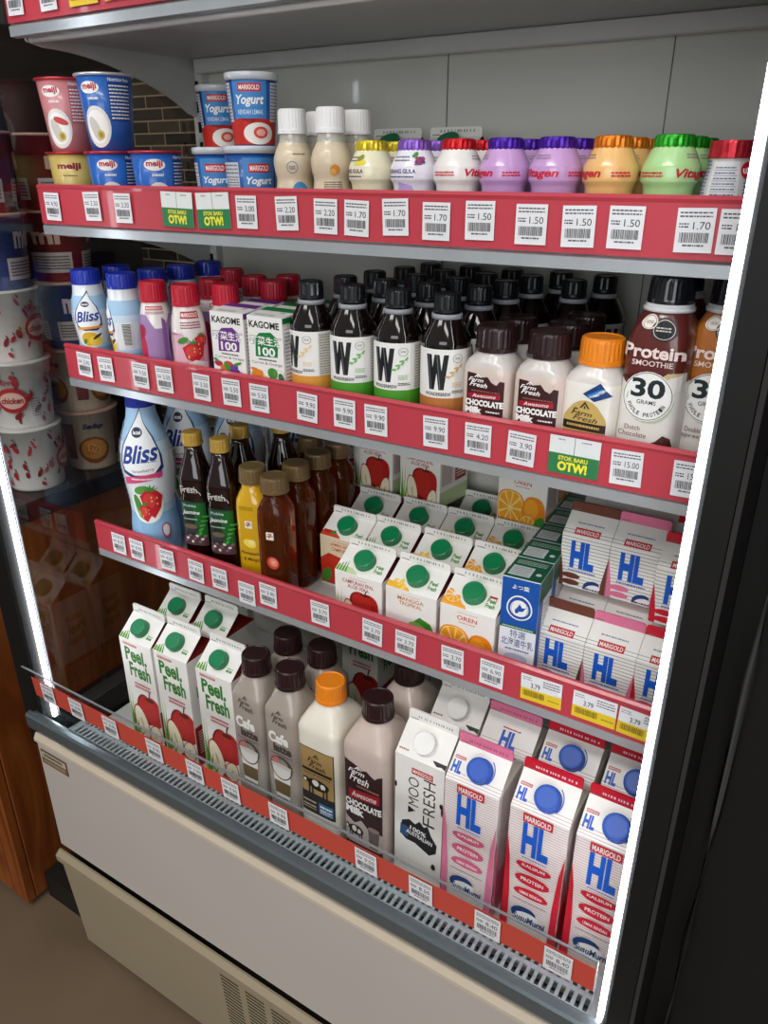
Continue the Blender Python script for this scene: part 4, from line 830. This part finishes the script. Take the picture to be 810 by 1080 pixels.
kp = Mb(); kp.prism([(.4685, .215), (.4680, .2265), (.4755, .2325), (.4785, .2325), (.4785, .215)], -.908, -.03, BEIGE); kpo = part('kick_panel', kp, label='beige ventilated kick panel')
kg = Mb(); xs = [0]; xs0 = -.905
for k in range(9): xs += [.337 + .0455 * k, .337 + .0455 * k + .034]
xs += [.875]; ys = [0, .010]; 
for k in range(19): ys += [.010 + .0080 * k + .0046, .010 + .0080 * (k + 1)]
ys += [.204]; ys = [0] + sorted(set(round(v, 5) for v in ys[1:]))
kg.holes((xs0, .474, .2148), (1, 0, 0), (0, .062, -.998), xs, ys, lambda i, j: i % 2 == 1 and j % 2 == 1 and 1 <= j <= 37, -.0006, BEIGE)
part('vent_plate', kg, kpo, recalc=False); part('vent_dark_backing', Mb().box(-.904, -.03, .494, .498, .005, .214, mat('0c0b0a', .8)), kpo)  # dark sheet behind the vents stands for the shade inside them
part('cabinet_core', Mb().box(-.902, -.0695, .50, .95, .012, .37, mat('14120f', .8)))

# ---- wooden counter beside the case
wc = link('wooden_counter', None); wc.empty_display_size = .05; tag(wc, 'orange-brown wooden counter with dark top beyond the glass side panel', 'counter')
WOOD = wood_material('orange_wood', '6e3410', '9a5420')
part('counter_body', Mb().box(-1.178, -1.052, .492, 1.02, .012, .712, WOOD, .002), wc)
for a, b in ((-1.178, -1.095),): part('door', Mb().box(a, b, .474, .4915, .02, .70, WOOD, .002), wc)
part('corner_post', Mb().box(-1.09, -1.052, .474, .4915, .012, .712, WOOD, .002), wc)
part('counter_top', Mb().box(-1.179, -1.046, .468, 1.02, .7125, .744, mat('241812', .45), .002), wc)
cb = Mb(); cb.tube([(-.02 + .0 * t, .60 - .01 * math.sin(t * 2.2), 1.0 - .16 * t) for t in range(7)], .004, mat('191716', .5)); o = link('power_cable', cb.mesh('power_cable')); tag(o, 'thin black power cable hanging down the dark block beside the case', 'cable')

# ---- noodle cups on the counter
NC = {k: noodle(k) for k in ('white', 'red', 'blue', 'beige')}
zt = .7448
for k, (kind, lb) in enumerate((('white', 'white instant noodle cup printed with red chillies, lowest of the front stack'), ('white', 'white instant noodle cup with red chillies, second up in the front stack'), ('white', 'white instant noodle cup with round red logo, third up in the front stack'), ('blue', 'blue and white instant noodle cup above the chilli cups behind the glass'), ('red', 'dark red instant noodle cup topping the front stack behind the glass'))):
    NC[kind].put(-1.108 + .001 * k, .690, zt + .1042 * k, lb, 'instant noodle cups on the wooden counter', (25, 120, 10, 0, 40)[k])
for k, (kind, lb) in enumerate((('beige', 'beige instant noodle cup with noodle picture, lowest of the rear stack'), ('beige', 'beige instant noodle cup, second up in the rear stack'), ('blue', 'blue instant noodle cup, third up in the rear stack'), ('red', 'dark red instant noodle cup, fourth up in the rear stack'), ('red', 'dark red instant noodle cup topping the rear stack'))):
    NC[kind].put(-1.108, .803, zt + .1042 * k, lb, 'instant noodle cups on the wooden counter', (35, 80, 60, 20, 70)[k])

# ------------------------------------------------------------------ shelf 1: cups, soy drinks, cultured milk
z = F[1]; G = 'foil-lidded yogurt cups on the top shelf'
mc = {k: meiji(k, t, rt, rb, 77, l) for k, t, rt, rb, l in (('gold', 40, 28, 22.5, 'b8323a'), ('blue', 40, 28, 22.5, 'c03848'), ('pink', 40, 30.5, 24, 'c84048'))}
mbl = meiji('blue', 36, 30.5, 24, 78, 'd8d8dc')
mc['gold'].put(-.868, .668, z, 'yellow yogurt cup at the shelf end by the glass side panel', G); mc['pink'].put(-.866, .670, z + .0774, 'pink yogurt cup stacked on the yellow yogurt cup', G)
mc['blue'].put(-.797, .668, z, 'blue yogurt cup with red foil lid under the tall blue yogurt cup', G, 20); mbl.put(-.795, .670, z + .0774, 'blue yogurt cup with white swirl stacked on another blue cup', G)
mc['blue'].put(-.727, .672, z, 'blue yogurt cup with red foil lid standing alone with nothing on top', G, 25)
G = 'lidded yogurt tubs on the top shelf'
tl = tub(27, 23, 80, 20); tt = tub(25.5, 20.5, 66, 34); td = tub(25.5, 20.5, 66, -40, True)
tl.put(-.655, .697, z, 'short blue yogurt tub with clear lid, half hidden by its neighbour', G, 12); tl.put(-.588, .674, z, 'short blue yogurt tub with clear lid beside the soy drinks', G, 40)
tt.put(-.586, .680, z + .0804, 'blue yogurt tub with red berry picture stacked on top', G)
tl.put(-.703, .757, z, 'short blue yogurt tub carrying the darker tub at the back', G, 0); td.put(-.703, .757, z + .0804, 'darker blue yogurt tub with red berries stacked at the back', G, 75)
G = 'white-capped soy drink bottles'
s1, s2 = soy(1), soy(2)
s1.put(-.5255, .667, z, 'white-capped beige soy drink bottle with small blue emblem, beside the tubs', G, 25); s2.put(-.4775, .665, z, 'white-capped beige soy drink bottle with orange emblem, beside the lemon bottle', G, 20)
s1.put(-.5275, .715, z, 'white-capped soy drink bottle behind the one with blue emblem', G, 40); s2.put(-.4795, .713, z, 'white-capped soy drink bottle behind the one with orange emblem', G, 60)
G = 'foil-lidded cultured milk bottles'; V = {k: vita(k, t) for k, t in (('lemon', 20), ('lilac', 20), ('red', 40), ('purple', -2), ('orange', -10), ('green', 40))}
vp2 = V['purple']
for k, x, rz, lb in (('lemon', -.4320, -30, 'pale yellow cultured milk bottle with gold foil lid'), ('lilac', -.3855, -8, 'white and lilac cultured milk bottle with pale purple foil lid'), ('red', -.3405, 52, 'white cultured milk bottle with red foil lid'), ('purple', -.2955, -42, 'purple cultured milk bottle beside the red-lidded white one'), ('purple', -.2495, -12, 'purple cultured milk bottle beside the orange one'), ('orange', -.2030, -34, 'orange cultured milk bottle with orange foil lid'), ('green', -.1560, 32, 'pale green cultured milk bottle with green foil lid')):
    V[k].put(x, .667, z, lb + ', front row', G, rz)
for k, x, lb in (('lemon', -.4320, 'lemon'), ('lilac', -.3855, 'lilac'), ('red', -.3405, 'red-lidded white'), ('purple', -.2955, 'first purple'), ('purple', -.2495, 'second purple'), ('orange', -.2030, 'orange'), ('green', -.1560, 'green')):
    V[k].put(x + .0005, .7135, z, 'cultured milk bottle directly behind the %s one in the front row' % lb, G, 30)
V['green'].put(-.1565, .760, z, 'green-lidded cultured milk bottle, third back in the green column', G, 50); V['orange'].put(-.2035, .760, z, 'orange-lidded cultured milk bottle, third back in the orange column', G, 50); V['red'].put(-.2955, .760, z, 'red-lidded cultured milk bottle, third back behind the purple ones', G, 50)
yakult(1).put(-.1135, .667, z, 'grey-white cultured milk bottle with red lid and nutrition table', 'small cultured milk bottles', 0); yakult(2).put(-.0905, .701, z, 'cultured milk bottle with blue lid tucked beside the lit corner post', 'small cultured milk bottles', -40)
PS = {k: peel_small(k) for k in ('aloe', 'mango', 'orange', 'guava')}
PS['aloe'].put(-.523, .865, z, 'small juice carton with green cap behind the lemon cultured milk', 'small juice cartons at the back of the top shelf'); PS['mango'].put(-.447, .868, z, 'small juice carton with green cap behind the lilac cultured milk', 'small juice cartons at the back of the top shelf')

# ------------------------------------------------------------------ shelf 2
z = F[2]; G = 'blue-capped small yogurt drinks'; bs = bliss(False, 'mango', 40)
for x, y, rz, lb in ((-.8655, .6585, 0, 'blue-capped yogurt drink with yellow mango picture facing out'), (-.7960, .657, -75, 'blue-capped yogurt drink turned to show its barcode'), (-.8640, .7065, -20, 'blue-capped yogurt drink behind the mango-picture bottle'), (-.7965, .707, -100, 'blue-capped yogurt drink behind the barcode bottle'), (-.7960, .757, -60, 'blue-capped yogurt drink, third back behind the barcode bottle'), (-.7940, .807, -30, 'blue-capped yogurt drink farthest back behind the barcode bottle')): bs.put(x, y, z, lb, G, rz)
G = 'red-capped yogurt drinks'; rg, rs = red_yog('grape', 40), red_yog('straw', 52)
for p, x, y, rz, lb in ((rg, -.7430, .658, 0, 'red-capped yogurt drink with purple label, front row'), (rs, -.6880, .657, 0, 'red-capped yogurt drink with strawberry picture, front row'), (rs, -.6530, .688, -25, 'red-capped strawberry yogurt drink tucked behind the purple juice box'), (rg, -.6990, .714, 20, 'red-capped yogurt drink behind the front strawberry one'), (rg, -.7440, .800, 0, 'red-capped yogurt drink far back behind the purple-label one'), (rs, -.6225, .740, 10, 'red-capped yogurt drink behind the purple juice boxes'), (rs, -.6700, .760, 30, 'red-capped yogurt drink, middle depth behind the strawberry bottles'), (rg, -.6380, .788, 0, 'red-capped yogurt drink near the back wall behind the juice boxes')): p.put(x, y, z, lb, G, rz)
G = 'vegetable juice boxes'; kp_, kg_ = kagome('p'), kagome('g')
for r in range(2): kp_.put(-.6050, .6525 + .0365 * r, z, ('purple vegetable and fruit juice box, front of its row', 'purple juice box behind the front purple one')[r], G)
for r in range(3): kg_.put(-.5510, .6535 + .0365 * r, z, ('green vegetable and orange juice box, front of its row', 'green juice box behind the front green one', 'green juice box third back in its row')[r], G)
G = 'kombucha bottles'; KB = [kombucha('d9872c', 'e8c08c', 4), kombucha('4a9a2c', '7ab86a', 14), kombucha('4a9a2c', '7ab86a', 8), kombucha('b9743a', 'd8b07c', 20)]; KD = KB
KB[0] = kombucha('e09a3c', 'efcf9c', -14)
for k, (x, lb) in enumerate(((-.5060, 'dark kombucha bottle with orange band beside the green juice box'), (-.4530, 'dark kombucha bottle with green band and leaf sprig, nearer the juice boxes'), (-.3985, 'dark kombucha bottle with green band, second of the two green-banded'), (-.3440, 'dark kombucha bottle with tan band and wheat sprig beside chocolate milk'))): KB[k].put(x, .662, z, lb, G)
KN = ('orange-banded', 'first green-banded', 'second green-banded', 'tan-banded'); OR = ('second', 'third', 'fourth', 'fifth')
for k, col in enumerate(([(-.498, .714), (-.493, .766), (-.484, .818), (-.476, .868)], [(-.446, .714), (-.4385, .766), (-.430, .818), (-.4215, .868)], [(-.3935, .714), (-.3865, .7665), (-.377, .8185), (-.3665, .868)], [(-.340, .7235), (-.333, .774), (-.3255, .8255), (-.309, .8735)])):
    for r, (x, y) in enumerate(col): KB[k].put(x, y, z, 'black-capped kombucha bottle, %s row back behind the %s front one' % (OR[r], KN[k]), G, 12 * r)
KB[3].put(-.2560, .868, z, 'black-capped kombucha bottle standing apart at the back behind chocolate milk', G, 30); KB[3].put(-.2735, .8165, z, 'black-capped kombucha bottle behind the second chocolate milk bottle row', G, 50)
G = 'small plastic milk bottles'; fc, fw_ = farm_small('choc'), farm_small('orange')
fc.put(-.2900, .6600, z, 'small chocolate milk bottle with dark cap beside the kombucha', G); fc.put(-.2385, .6600, z, 'small chocolate milk bottle with dark cap beside the orange-capped one', G); fw_.put(-.1905, .6600, z, 'small white milk bottle with orange cap and blue diamond sticker', G, -6)
fc.put(-.2900, .7090, z, 'dark-capped milk bottle behind the chocolate milk nearer the kombucha', G); fc.put(-.2385, .7085, z, 'dark-capped milk bottle behind the second chocolate milk', G); fc.put(-.2390, .7600, z, 'dark-capped milk bottle, third back behind the second chocolate milk', G)
G = 'protein drink bottles'; p1, p2 = smoothie('choc'), smoothie('esp')
p1.put(-.1410, .6645, z, 'dark brown protein drink bottle with black cap, in full view', G, -4); p2.put(-.0960, .6845, z, 'orange-brown protein drink bottle half hidden by the lit post', G, -4)
p1.put(-.1500, .7450, z, 'dark brown protein drink bottle behind the front brown one', G, -4); p1.put(-.0965, .7480, z, 'brown protein drink bottle behind the orange-brown one', G)

# ------------------------------------------------------------------ shelf 3
z = F[3]; G = 'large blue-capped yogurt drinks'; bb = bliss(True, 'straw', 34)
for x, y, rz, lb in ((-.806, .668, 0, 'large strawberry yogurt drink bottle with blue cap in the front row'), (-.808, .748, -8, 'large yogurt drink bottle behind the front strawberry one'), (-.735, .777, -5, 'large yogurt drink bottle behind the dark tea bottles'), (-.690, .842, 10, 'large yogurt drink bottle at the back between dark tea bottles'), (-.610, .868, 25, 'large yogurt drink bottle at the back behind amber juice')): bb.put(x, y, z, lb, G, rz)
G = 'gold-capped dark tea bottles'; jb = jasmine()
for x, y, lb in ((-.7065, .661, 'dark tea bottle with gold cap and green label beside the large yogurt drink'), (-.6580, .661, 'dark tea bottle with gold cap and green label beside the yellow juice'), (-.6745, .715, 'gold-capped dark tea bottle in the second row, nearer the glass side'), (-.6420, .762, 'gold-capped dark tea bottle farthest back')): jb.put(x, y, z, lb, G, 18)
G = 'brown-capped juice bottles'; jy, ja = juice_bottle('yel'), juice_bottle('amb')
jy.put(-.6125, .667, z, 'yellow pineapple juice bottle with bronze cap', G, 14); ja.put(-.5685, .656, z, 'amber juice bottle with red fruit picture, front of its row', G, 14)
for x, y, lb in ((-.5735, .704, 'amber juice bottle, second in its row'), (-.5745, .752, 'amber juice bottle, third in its row'), (-.5760, .799, 'amber juice bottle, rearmost in its row'), (-.6225, .799, 'amber juice bottle at the back beside the rearmost amber one')): ja.put(x, y, z, lb, G, 4)
G = 'small green-capped juice cartons'
for k, x, y, lb in (('aloe', -.4420, .6800, 'small apple and aloe juice carton with green cap, front row'), ('mango', -.3705, .6800, 'small mango juice carton with green cap, front row'), ('orange', -.2995, .6800, 'small orange juice carton with green cap, front row'),
    ('guava', -.5140, .7480, 'small reddish guava juice carton beside the amber bottles'), ('aloe', -.4500, .7520, 'small apple and aloe juice carton, second row'), ('mango', -.3790, .7530, 'small mango juice carton, second row'), ('orange', -.3100, .7540, 'small orange juice carton, second row'),
    ('guava', -.5200, .8200, 'small reddish guava juice carton, third row'), ('guava', -.4500, .8220, 'small juice carton in the third row behind the apple and aloe ones'), ('mango', -.3830, .8230, 'small mango juice carton, third row'), ('orange', -.3160, .8240, 'small orange juice carton, third row'), ('mango', -.3900, .8885, 'small mango juice carton at the very back')): PS[k].put(x, y, z, lb, G)
zf = z + .0930
PS['aloe'].put(-.4600, .8625, zf, 'small apple and aloe juice carton turned slightly, lying on the others', G, -7, 0); PS['aloe'].put(-.5390, .8660, zf, 'small apple juice carton on top of the others at the back', G, -3); PS['orange'].put(-.3160, .8630, zf, 'small orange juice carton standing on top of the others', G, -4)
G = 'slim milk boxes'; hk = hokkaido()
for r in range(5): hk.put(-.2435 - .0035 * r, .672 + .0475 * r, z, ('slim blue and white milk box with round emblem, front of its row', 'slim green-topped milk box, second in its row', 'slim green-topped milk box, third in its row', 'slim green-topped milk box, fourth in its row', 'slim green-topped milk box, rearmost in its row')[r], G, 4)
G = 'small striped milk cartons'; HS = {k: hl(False, k) for k in ('brown', 'pink', 'red')}; PL = {'brown': 'brown-topped', 'pink': 'pink-topped', 'red': 'red-topped'}
for k, x in (('brown', -.2015), ('pink', -.1490), ('red', -.0965)):
    for r in range(4): HS[k].put(x, .692 + .0515 * r, z, 'small %s striped milk carton standing on the shelf, %s' % (PL[k], ('front row', 'second row', 'third row', 'fourth row')[r]), G)
    dy = -.025 if k == 'red' else 0.
    for r in range(2): HS[k].put(x - .001, .749 + dy + .0525 * r, z + .0906, 'small %s striped milk carton stacked in the upper layer, %s' % (PL[k], ('front row', 'second row')[r]), G)

# ------------------------------------------------------------------ base deck
z = F[4]; G = 'one litre juice cartons'; PB = peel_big()
for x, y, lb in ((-.7935, .623, 'tall apple and aloe juice carton with green cap, nearest the glass side'), (-.7250, .625, 'tall apple and aloe juice carton, middle of the three in front'), (-.6435, .626, 'tall apple and aloe juice carton beside the coffee milk bottles'), (-.7940, .695, 'tall juice carton in the second row, nearest the glass side'), (-.7210, .697, 'tall juice carton in the second row with red side showing'), (-.5500, .840, 'tall juice carton standing alone at the back behind orange cap bottle')): PB.put(x, y, z, lb, G)
G = 'large plastic milk bottles'; fl, fwb, fcb = farm_big('latte'), farm_big('white'), farm_big('choc')
for p, x, y, lb in ((fl, -.5755, .607, 'grey-brown coffee milk bottle with dark cap beside the juice cartons'), (fl, -.5200, .607, 'grey-brown coffee milk bottle with dark cap beside the orange-capped bottle'), (fl, -.5710, .666, 'dark-capped coffee milk bottle in the second row, nearer the juice cartons'), (fl, -.5145, .667, 'dark-capped coffee milk bottle in the second row behind the other coffee milk'), (fwb, -.4605, .612, 'white milk bottle with orange cap and gold cow label'), (fcb, -.3945, .616, 'large chocolate milk bottle with dark label, front row'), (fcb, -.3985, .696, 'large chocolate milk bottle behind the front chocolate milk')): p.put(x, y, z, lb, G)
G = 'one litre milk cartons'; mo = moo()
mo.put(-.3255, .628, z, 'white milk carton with black cow patches and white cap, front row', G); mo.put(-.3215, .703, z, 'white milk carton with cow patches and white cap, second row', G)
HB = {(k, c): hl(True, k, c) for k, c in (('pink', True), ('red', True), ('pink', False))}
for k, c, x, y, lb in (('pink', True, -.2570, .623, 'tall pink striped milk carton with blue cap, front row'), ('red', True, -.1790, .624, 'tall red striped milk carton with blue cap beside the pink one, front row'), ('red', True, -.1065, .624, 'tall red striped milk carton beside the lit post, front row'), ('pink', False, -.2510, .693, 'tall pink striped milk carton without cap showing, second row'), ('red', True, -.1785, .696, 'tall red striped milk carton behind the middle front one'), ('red', True, -.1060, .696, 'tall red striped milk carton behind the one by the lit post'), ('pink', True, -.2500, .765, 'tall striped milk carton in the third row behind the pink ones'), ('pink', True, -.1780, .765, 'tall striped milk carton in the third row behind the red ones'), ('pink', True, -.1060, .765, 'tall striped milk carton in the third row closest to the lit post')): HB[k, c].put(x, y, z, lb, G)

# ------------------------------------------------------------------ price tags in the rails
_tags = {}
def price(t, kind='w'):
    if (t, kind) in _tags: return _tags[t, kind]
    a = Art(); mb = Mb(); d = ink('2c2c30')
    if kind == 'w':
        w, h = 27, 31; a.bars(2, 24, 25, 29, ink('55555a'), 2, .45, len(t) + int(t[0])); a.bars(2, 17, 9, 21, d, 2, .5, 4); a.text(t, 12, 16.2, 24, 21.5, d, .0); a.code(3, 7, 24, 14, d, int(t[0]) + 3); a.bars(6, 4, 21, 6, ink('55555a'), 1, .6, 2); bg = mat('e6e6e8', .4)
    elif kind == 'y':
        w, h = 44, 31; a.rect(0, 0, 44, 14, ink('e8c52c')); a.bars(2, 24, 12, 29, ink('7a7a80'), 2, .4, 3); a.bars(24, 20, 42, 29, ink('55555a'), 3, .4, 6); a.text(t, 11, 16, 21, 22, d, .01); a.code(3, 5, 26, 12, ink('4a4010'), 4); a.bars(30, 6, 42, 8, ink('7a6a20'), 1, .5, 2); bg = mat('e6e6e8', .4)
    else:
        w, h = 46, 35; a.rect(0, 0, 46, 19, ink('2f7d4c')); a.rect(22.7, 19, 23.3, 35, ink('77777c')); a.bars(8, 31, 14, 33, ink('8a8a90'), 1, .5, 2); a.bars(29, 31, 38, 33, ink('8a8a90'), 1, .5, 3); a.text('STOK BARU', 9, 13, 36, 17, ink('e8e03c'), .04); a.text('OTW!', 9, 3, 36, 12, ink('f0e83c'), .05); bg = mat('e3e6e4', .4)
    mb.box(0, w * MM, 0, .0004, 0, h * MM, bg); a.into(mb, plane((0, 0, 0), (1, 0, 0), (0, 0, 1)))
    _tags[t, kind] = (mb.mesh('price_tag', False), w * MM, h * MM); return _tags[t, kind]
def put_tag(x, y, zc, t, kind, label, group, tilt=0., lean=0.):
    me, w, h = price(t, kind); o = link('price_tag', me); o.location = (x - w / 2, y, zc - h / 2); o.rotation_euler = (math.radians(lean), math.radians(tilt), 0); tag(o, label, 'price tag', group)
TAGS = {0: (1, 'uppermost rail', [(-.871, '4.90', 'w', 'nearest the shelf end'), (-.814, '4.90', 'w', 'second from the shelf end'), (-.758, '3.99', 'y', 'yellow, nearer the shelf end'), (-.703, '3.99', 'y', 'yellow, farther from the shelf end'), (-.658, '4.90', 'w', 'just past the yellow tags')]),
 1: (1, 'top product rail', [(-.864, '4.90', 'w', 'under the yellow yogurt cup'), (-.791, '3.30', 'w', 'under the blue yogurt cup stack'), (-.739, '3.30', 'w', 'under the lone blue yogurt cup'), (-.654, '', 'g', 'green restock card, nearer the yogurt cups'), (-.601, '', 'g', 'green restock card under the yogurt tubs'), (-.556, '3.00', 'w', 'under the stacked berry yogurt tub'), (-.504, '2.20', 'w', 'under the soy drink with blue emblem'), (-.458, '2.20', 'w', 'under the soy drink with orange emblem'), (-.423, '1.70', 'w', 'under the lemon cultured milk'), (-.380, '1.70', 'w', 'under the lilac cultured milk'), (-.339, '1.70', 'w', 'under the red-lidded cultured milk'), (-.297, '1.50', 'w', 'under the first purple cultured milk'), (-.251, '1.50', 'w', 'under the second purple cultured milk'), (-.211, '1.50', 'w', 'under the orange cultured milk'), (-.174, '1.50', 'w', 'under the green cultured milk'), (-.123, '1.70', 'w', 'under the grey-white cultured milk bottle'), (-.0935, '1.90', 'w', 'beside the lit post')]),
 2: (2, 'second product rail', [(-.852, '3.90', 'w', 'under the mango yogurt drink'), (-.810, '3.90', 'w', 'between the two blue-capped drinks'), (-.747, '3.50', 'w', 'under the purple-label yogurt drink'), (-.705, '3.50', 'w', 'under the strawberry-picture yogurt drink'), (-.644, '3.50', 'w', 'beside the rail joint'), (-.597, '5.50', 'w', 'under the purple juice box'), (-.556, '5.50', 'w', 'under the green juice box'), (-.490, '9.90', 'w', 'under the orange-banded kombucha'), (-.441, '9.90', 'w', 'under the first green-banded kombucha'), (-.402, '9.90', 'w', 'under the second green-banded kombucha'), (-.333, '9.90', 'w', 'under the tan-banded kombucha'), (-.288, '4.20', 'w', 'under the first small chocolate milk'), (-.245, '3.90', 'w', 'under the second small chocolate milk'), (-.195, '', 'g', 'green restock card under the orange-capped milk'), (-.148, '15.00', 'w', 'under the dark brown protein drink'), (-.0965, '15.00', 'w', 'under the orange-brown protein drink')]),
 3: (3, 'third product rail', [(-.840, '8.90', 'w', 'nearest the shelf end'), (-.803, '8.90', 'w', 'under the large strawberry yogurt drink'), (-.742, '4.50', 'w', 'just past the large yogurt drink'), (-.689, '4.50', 'w', 'under the dark tea bottles'), (-.646, '4.50', 'w', 'beside the rail joint'), (-.600, '3.90', 'w', 'set low under the yellow juice'), (-.564, '3.90', 'w', 'under the amber juice'), (-.483, '3.70', 'w', 'beside the apple and aloe cartons'), (-.409, '3.70', 'w', 'under the apple and aloe carton'), (-.364, '3.70', 'w', 'under the mango carton'), (-.304, '3.70', 'w', 'under the orange carton'), (-.258, '6.90', 'w', 'under the blue and white milk box'), (-.202, '3.79', 'y', 'yellow, under the brown-topped milk'), (-.147, '3.79', 'y', 'yellow, under the pink-topped milk'), (-.1015, '3.79', 'y', 'yellow, beside the lit post')])}
for si, (sh, rail, L) in TAGS.items():
    R = random.Random(si)
    for x, t, k, lb in L:
        zc = F[si] + (.018 if k != 'g' else .019) + (-.009 if 'set low' in lb else 0) + R.uniform(-.001, .001)
        put_tag(x, .6255, zc, t or 'otw', k, ('price tag ' if k != 'g' else '') + lb + ' on the ' + rail, 'price tags on the ' + rail, R.uniform(-2, 2))
for x, t, lb in ((-.853, '8.90', 'nearest the clear guard end'), (-.793, '8.90', 'second from the clear guard end'), (-.725, '8.90', 'below the first tall juice carton'), (-.643, '8.90', 'below the middle tall juice carton'), (-.573, '7.90', 'below the third tall juice carton'), (-.515, '9.90', 'below the first coffee milk bottle'), (-.443, '9.90', 'below the second coffee milk bottle'), (-.325, '9.50', 'below the large chocolate milk bottle'), (-.259, '8.50', 'below the cow-patch milk carton'), (-.185, '8.40', 'below the pink striped milk carton'), (-.114, '8.40', 'below the red striped milk carton')):
    put_tag(x, .4830, .5525, t, 'w', 'price tag ' + lb + ' on the orange-red rail', 'price tags on the base rail', 0, 3.2)

# ------------------------------------------------------------------ camera, lights, world
cam = bpy.data.objects.new('camera', bpy.data.cameras.new('camera')); COL.objects.link(cam)
cam.location = (0, 0, 1.22); cam.rotation_euler = (math.radians(90 - 24.3), 0, math.radians(32.1))
cam.data.sensor_fit = 'VERTICAL'; cam.data.sensor_height = 36; cam.data.lens = 805 / 1080 * 36; cam.data.clip_start = .02
SC.camera = cam
def area(name, loc, size, sy, power, col=(1, 1, 1), rot=(0, 0, 0)):
    l = bpy.data.lights.new(name, 'AREA'); l.shape = 'RECTANGLE'; l.size = size; l.size_y = sy; l.energy = power; l.color = col
    o = bpy.data.objects.new(name, l); COL.objects.link(o); o.location = loc; o.rotation_euler = tuple(math.radians(v) for v in rot); return o
area('unseen_overhead_light', (-.35, -.95, 2.75), 1.3, .35, 20, (1, .98, .95), (-8, 0, 0))
area('unseen_overhead_light', (-1.4, -1.6, 2.75), 1.3, .35, 9, (1, .97, .93))
area('unseen_overhead_light', (.8, -1.6, 2.75), 1.3, .35, 9, (1, .97, .93))
area('unseen_overhead_light', (-1.06, .2, 2.75), .16, .9, 2.5, (1, .97, .93))  # lamp added to brighten the tiles beyond the glass side panel
area('window_daylight', (.6, -3.2, 1.7), 2.4, 1.6, 34, (.94, .97, 1), (90, 0, 10))
w = bpy.data.worlds.new('store_ambient'); SC.world = w; w.use_nodes = True; bg = w.node_tree.nodes['Background']; bg.inputs[0].default_value = (.9, .92, .93, 1); bg.inputs[1].default_value = .2
vs = SC.view_settings; vs.view_transform = 'Standard'; vs.look = 'None'; vs.exposure = .47; vs.gamma = 1.; vs.use_curve_mapping = False
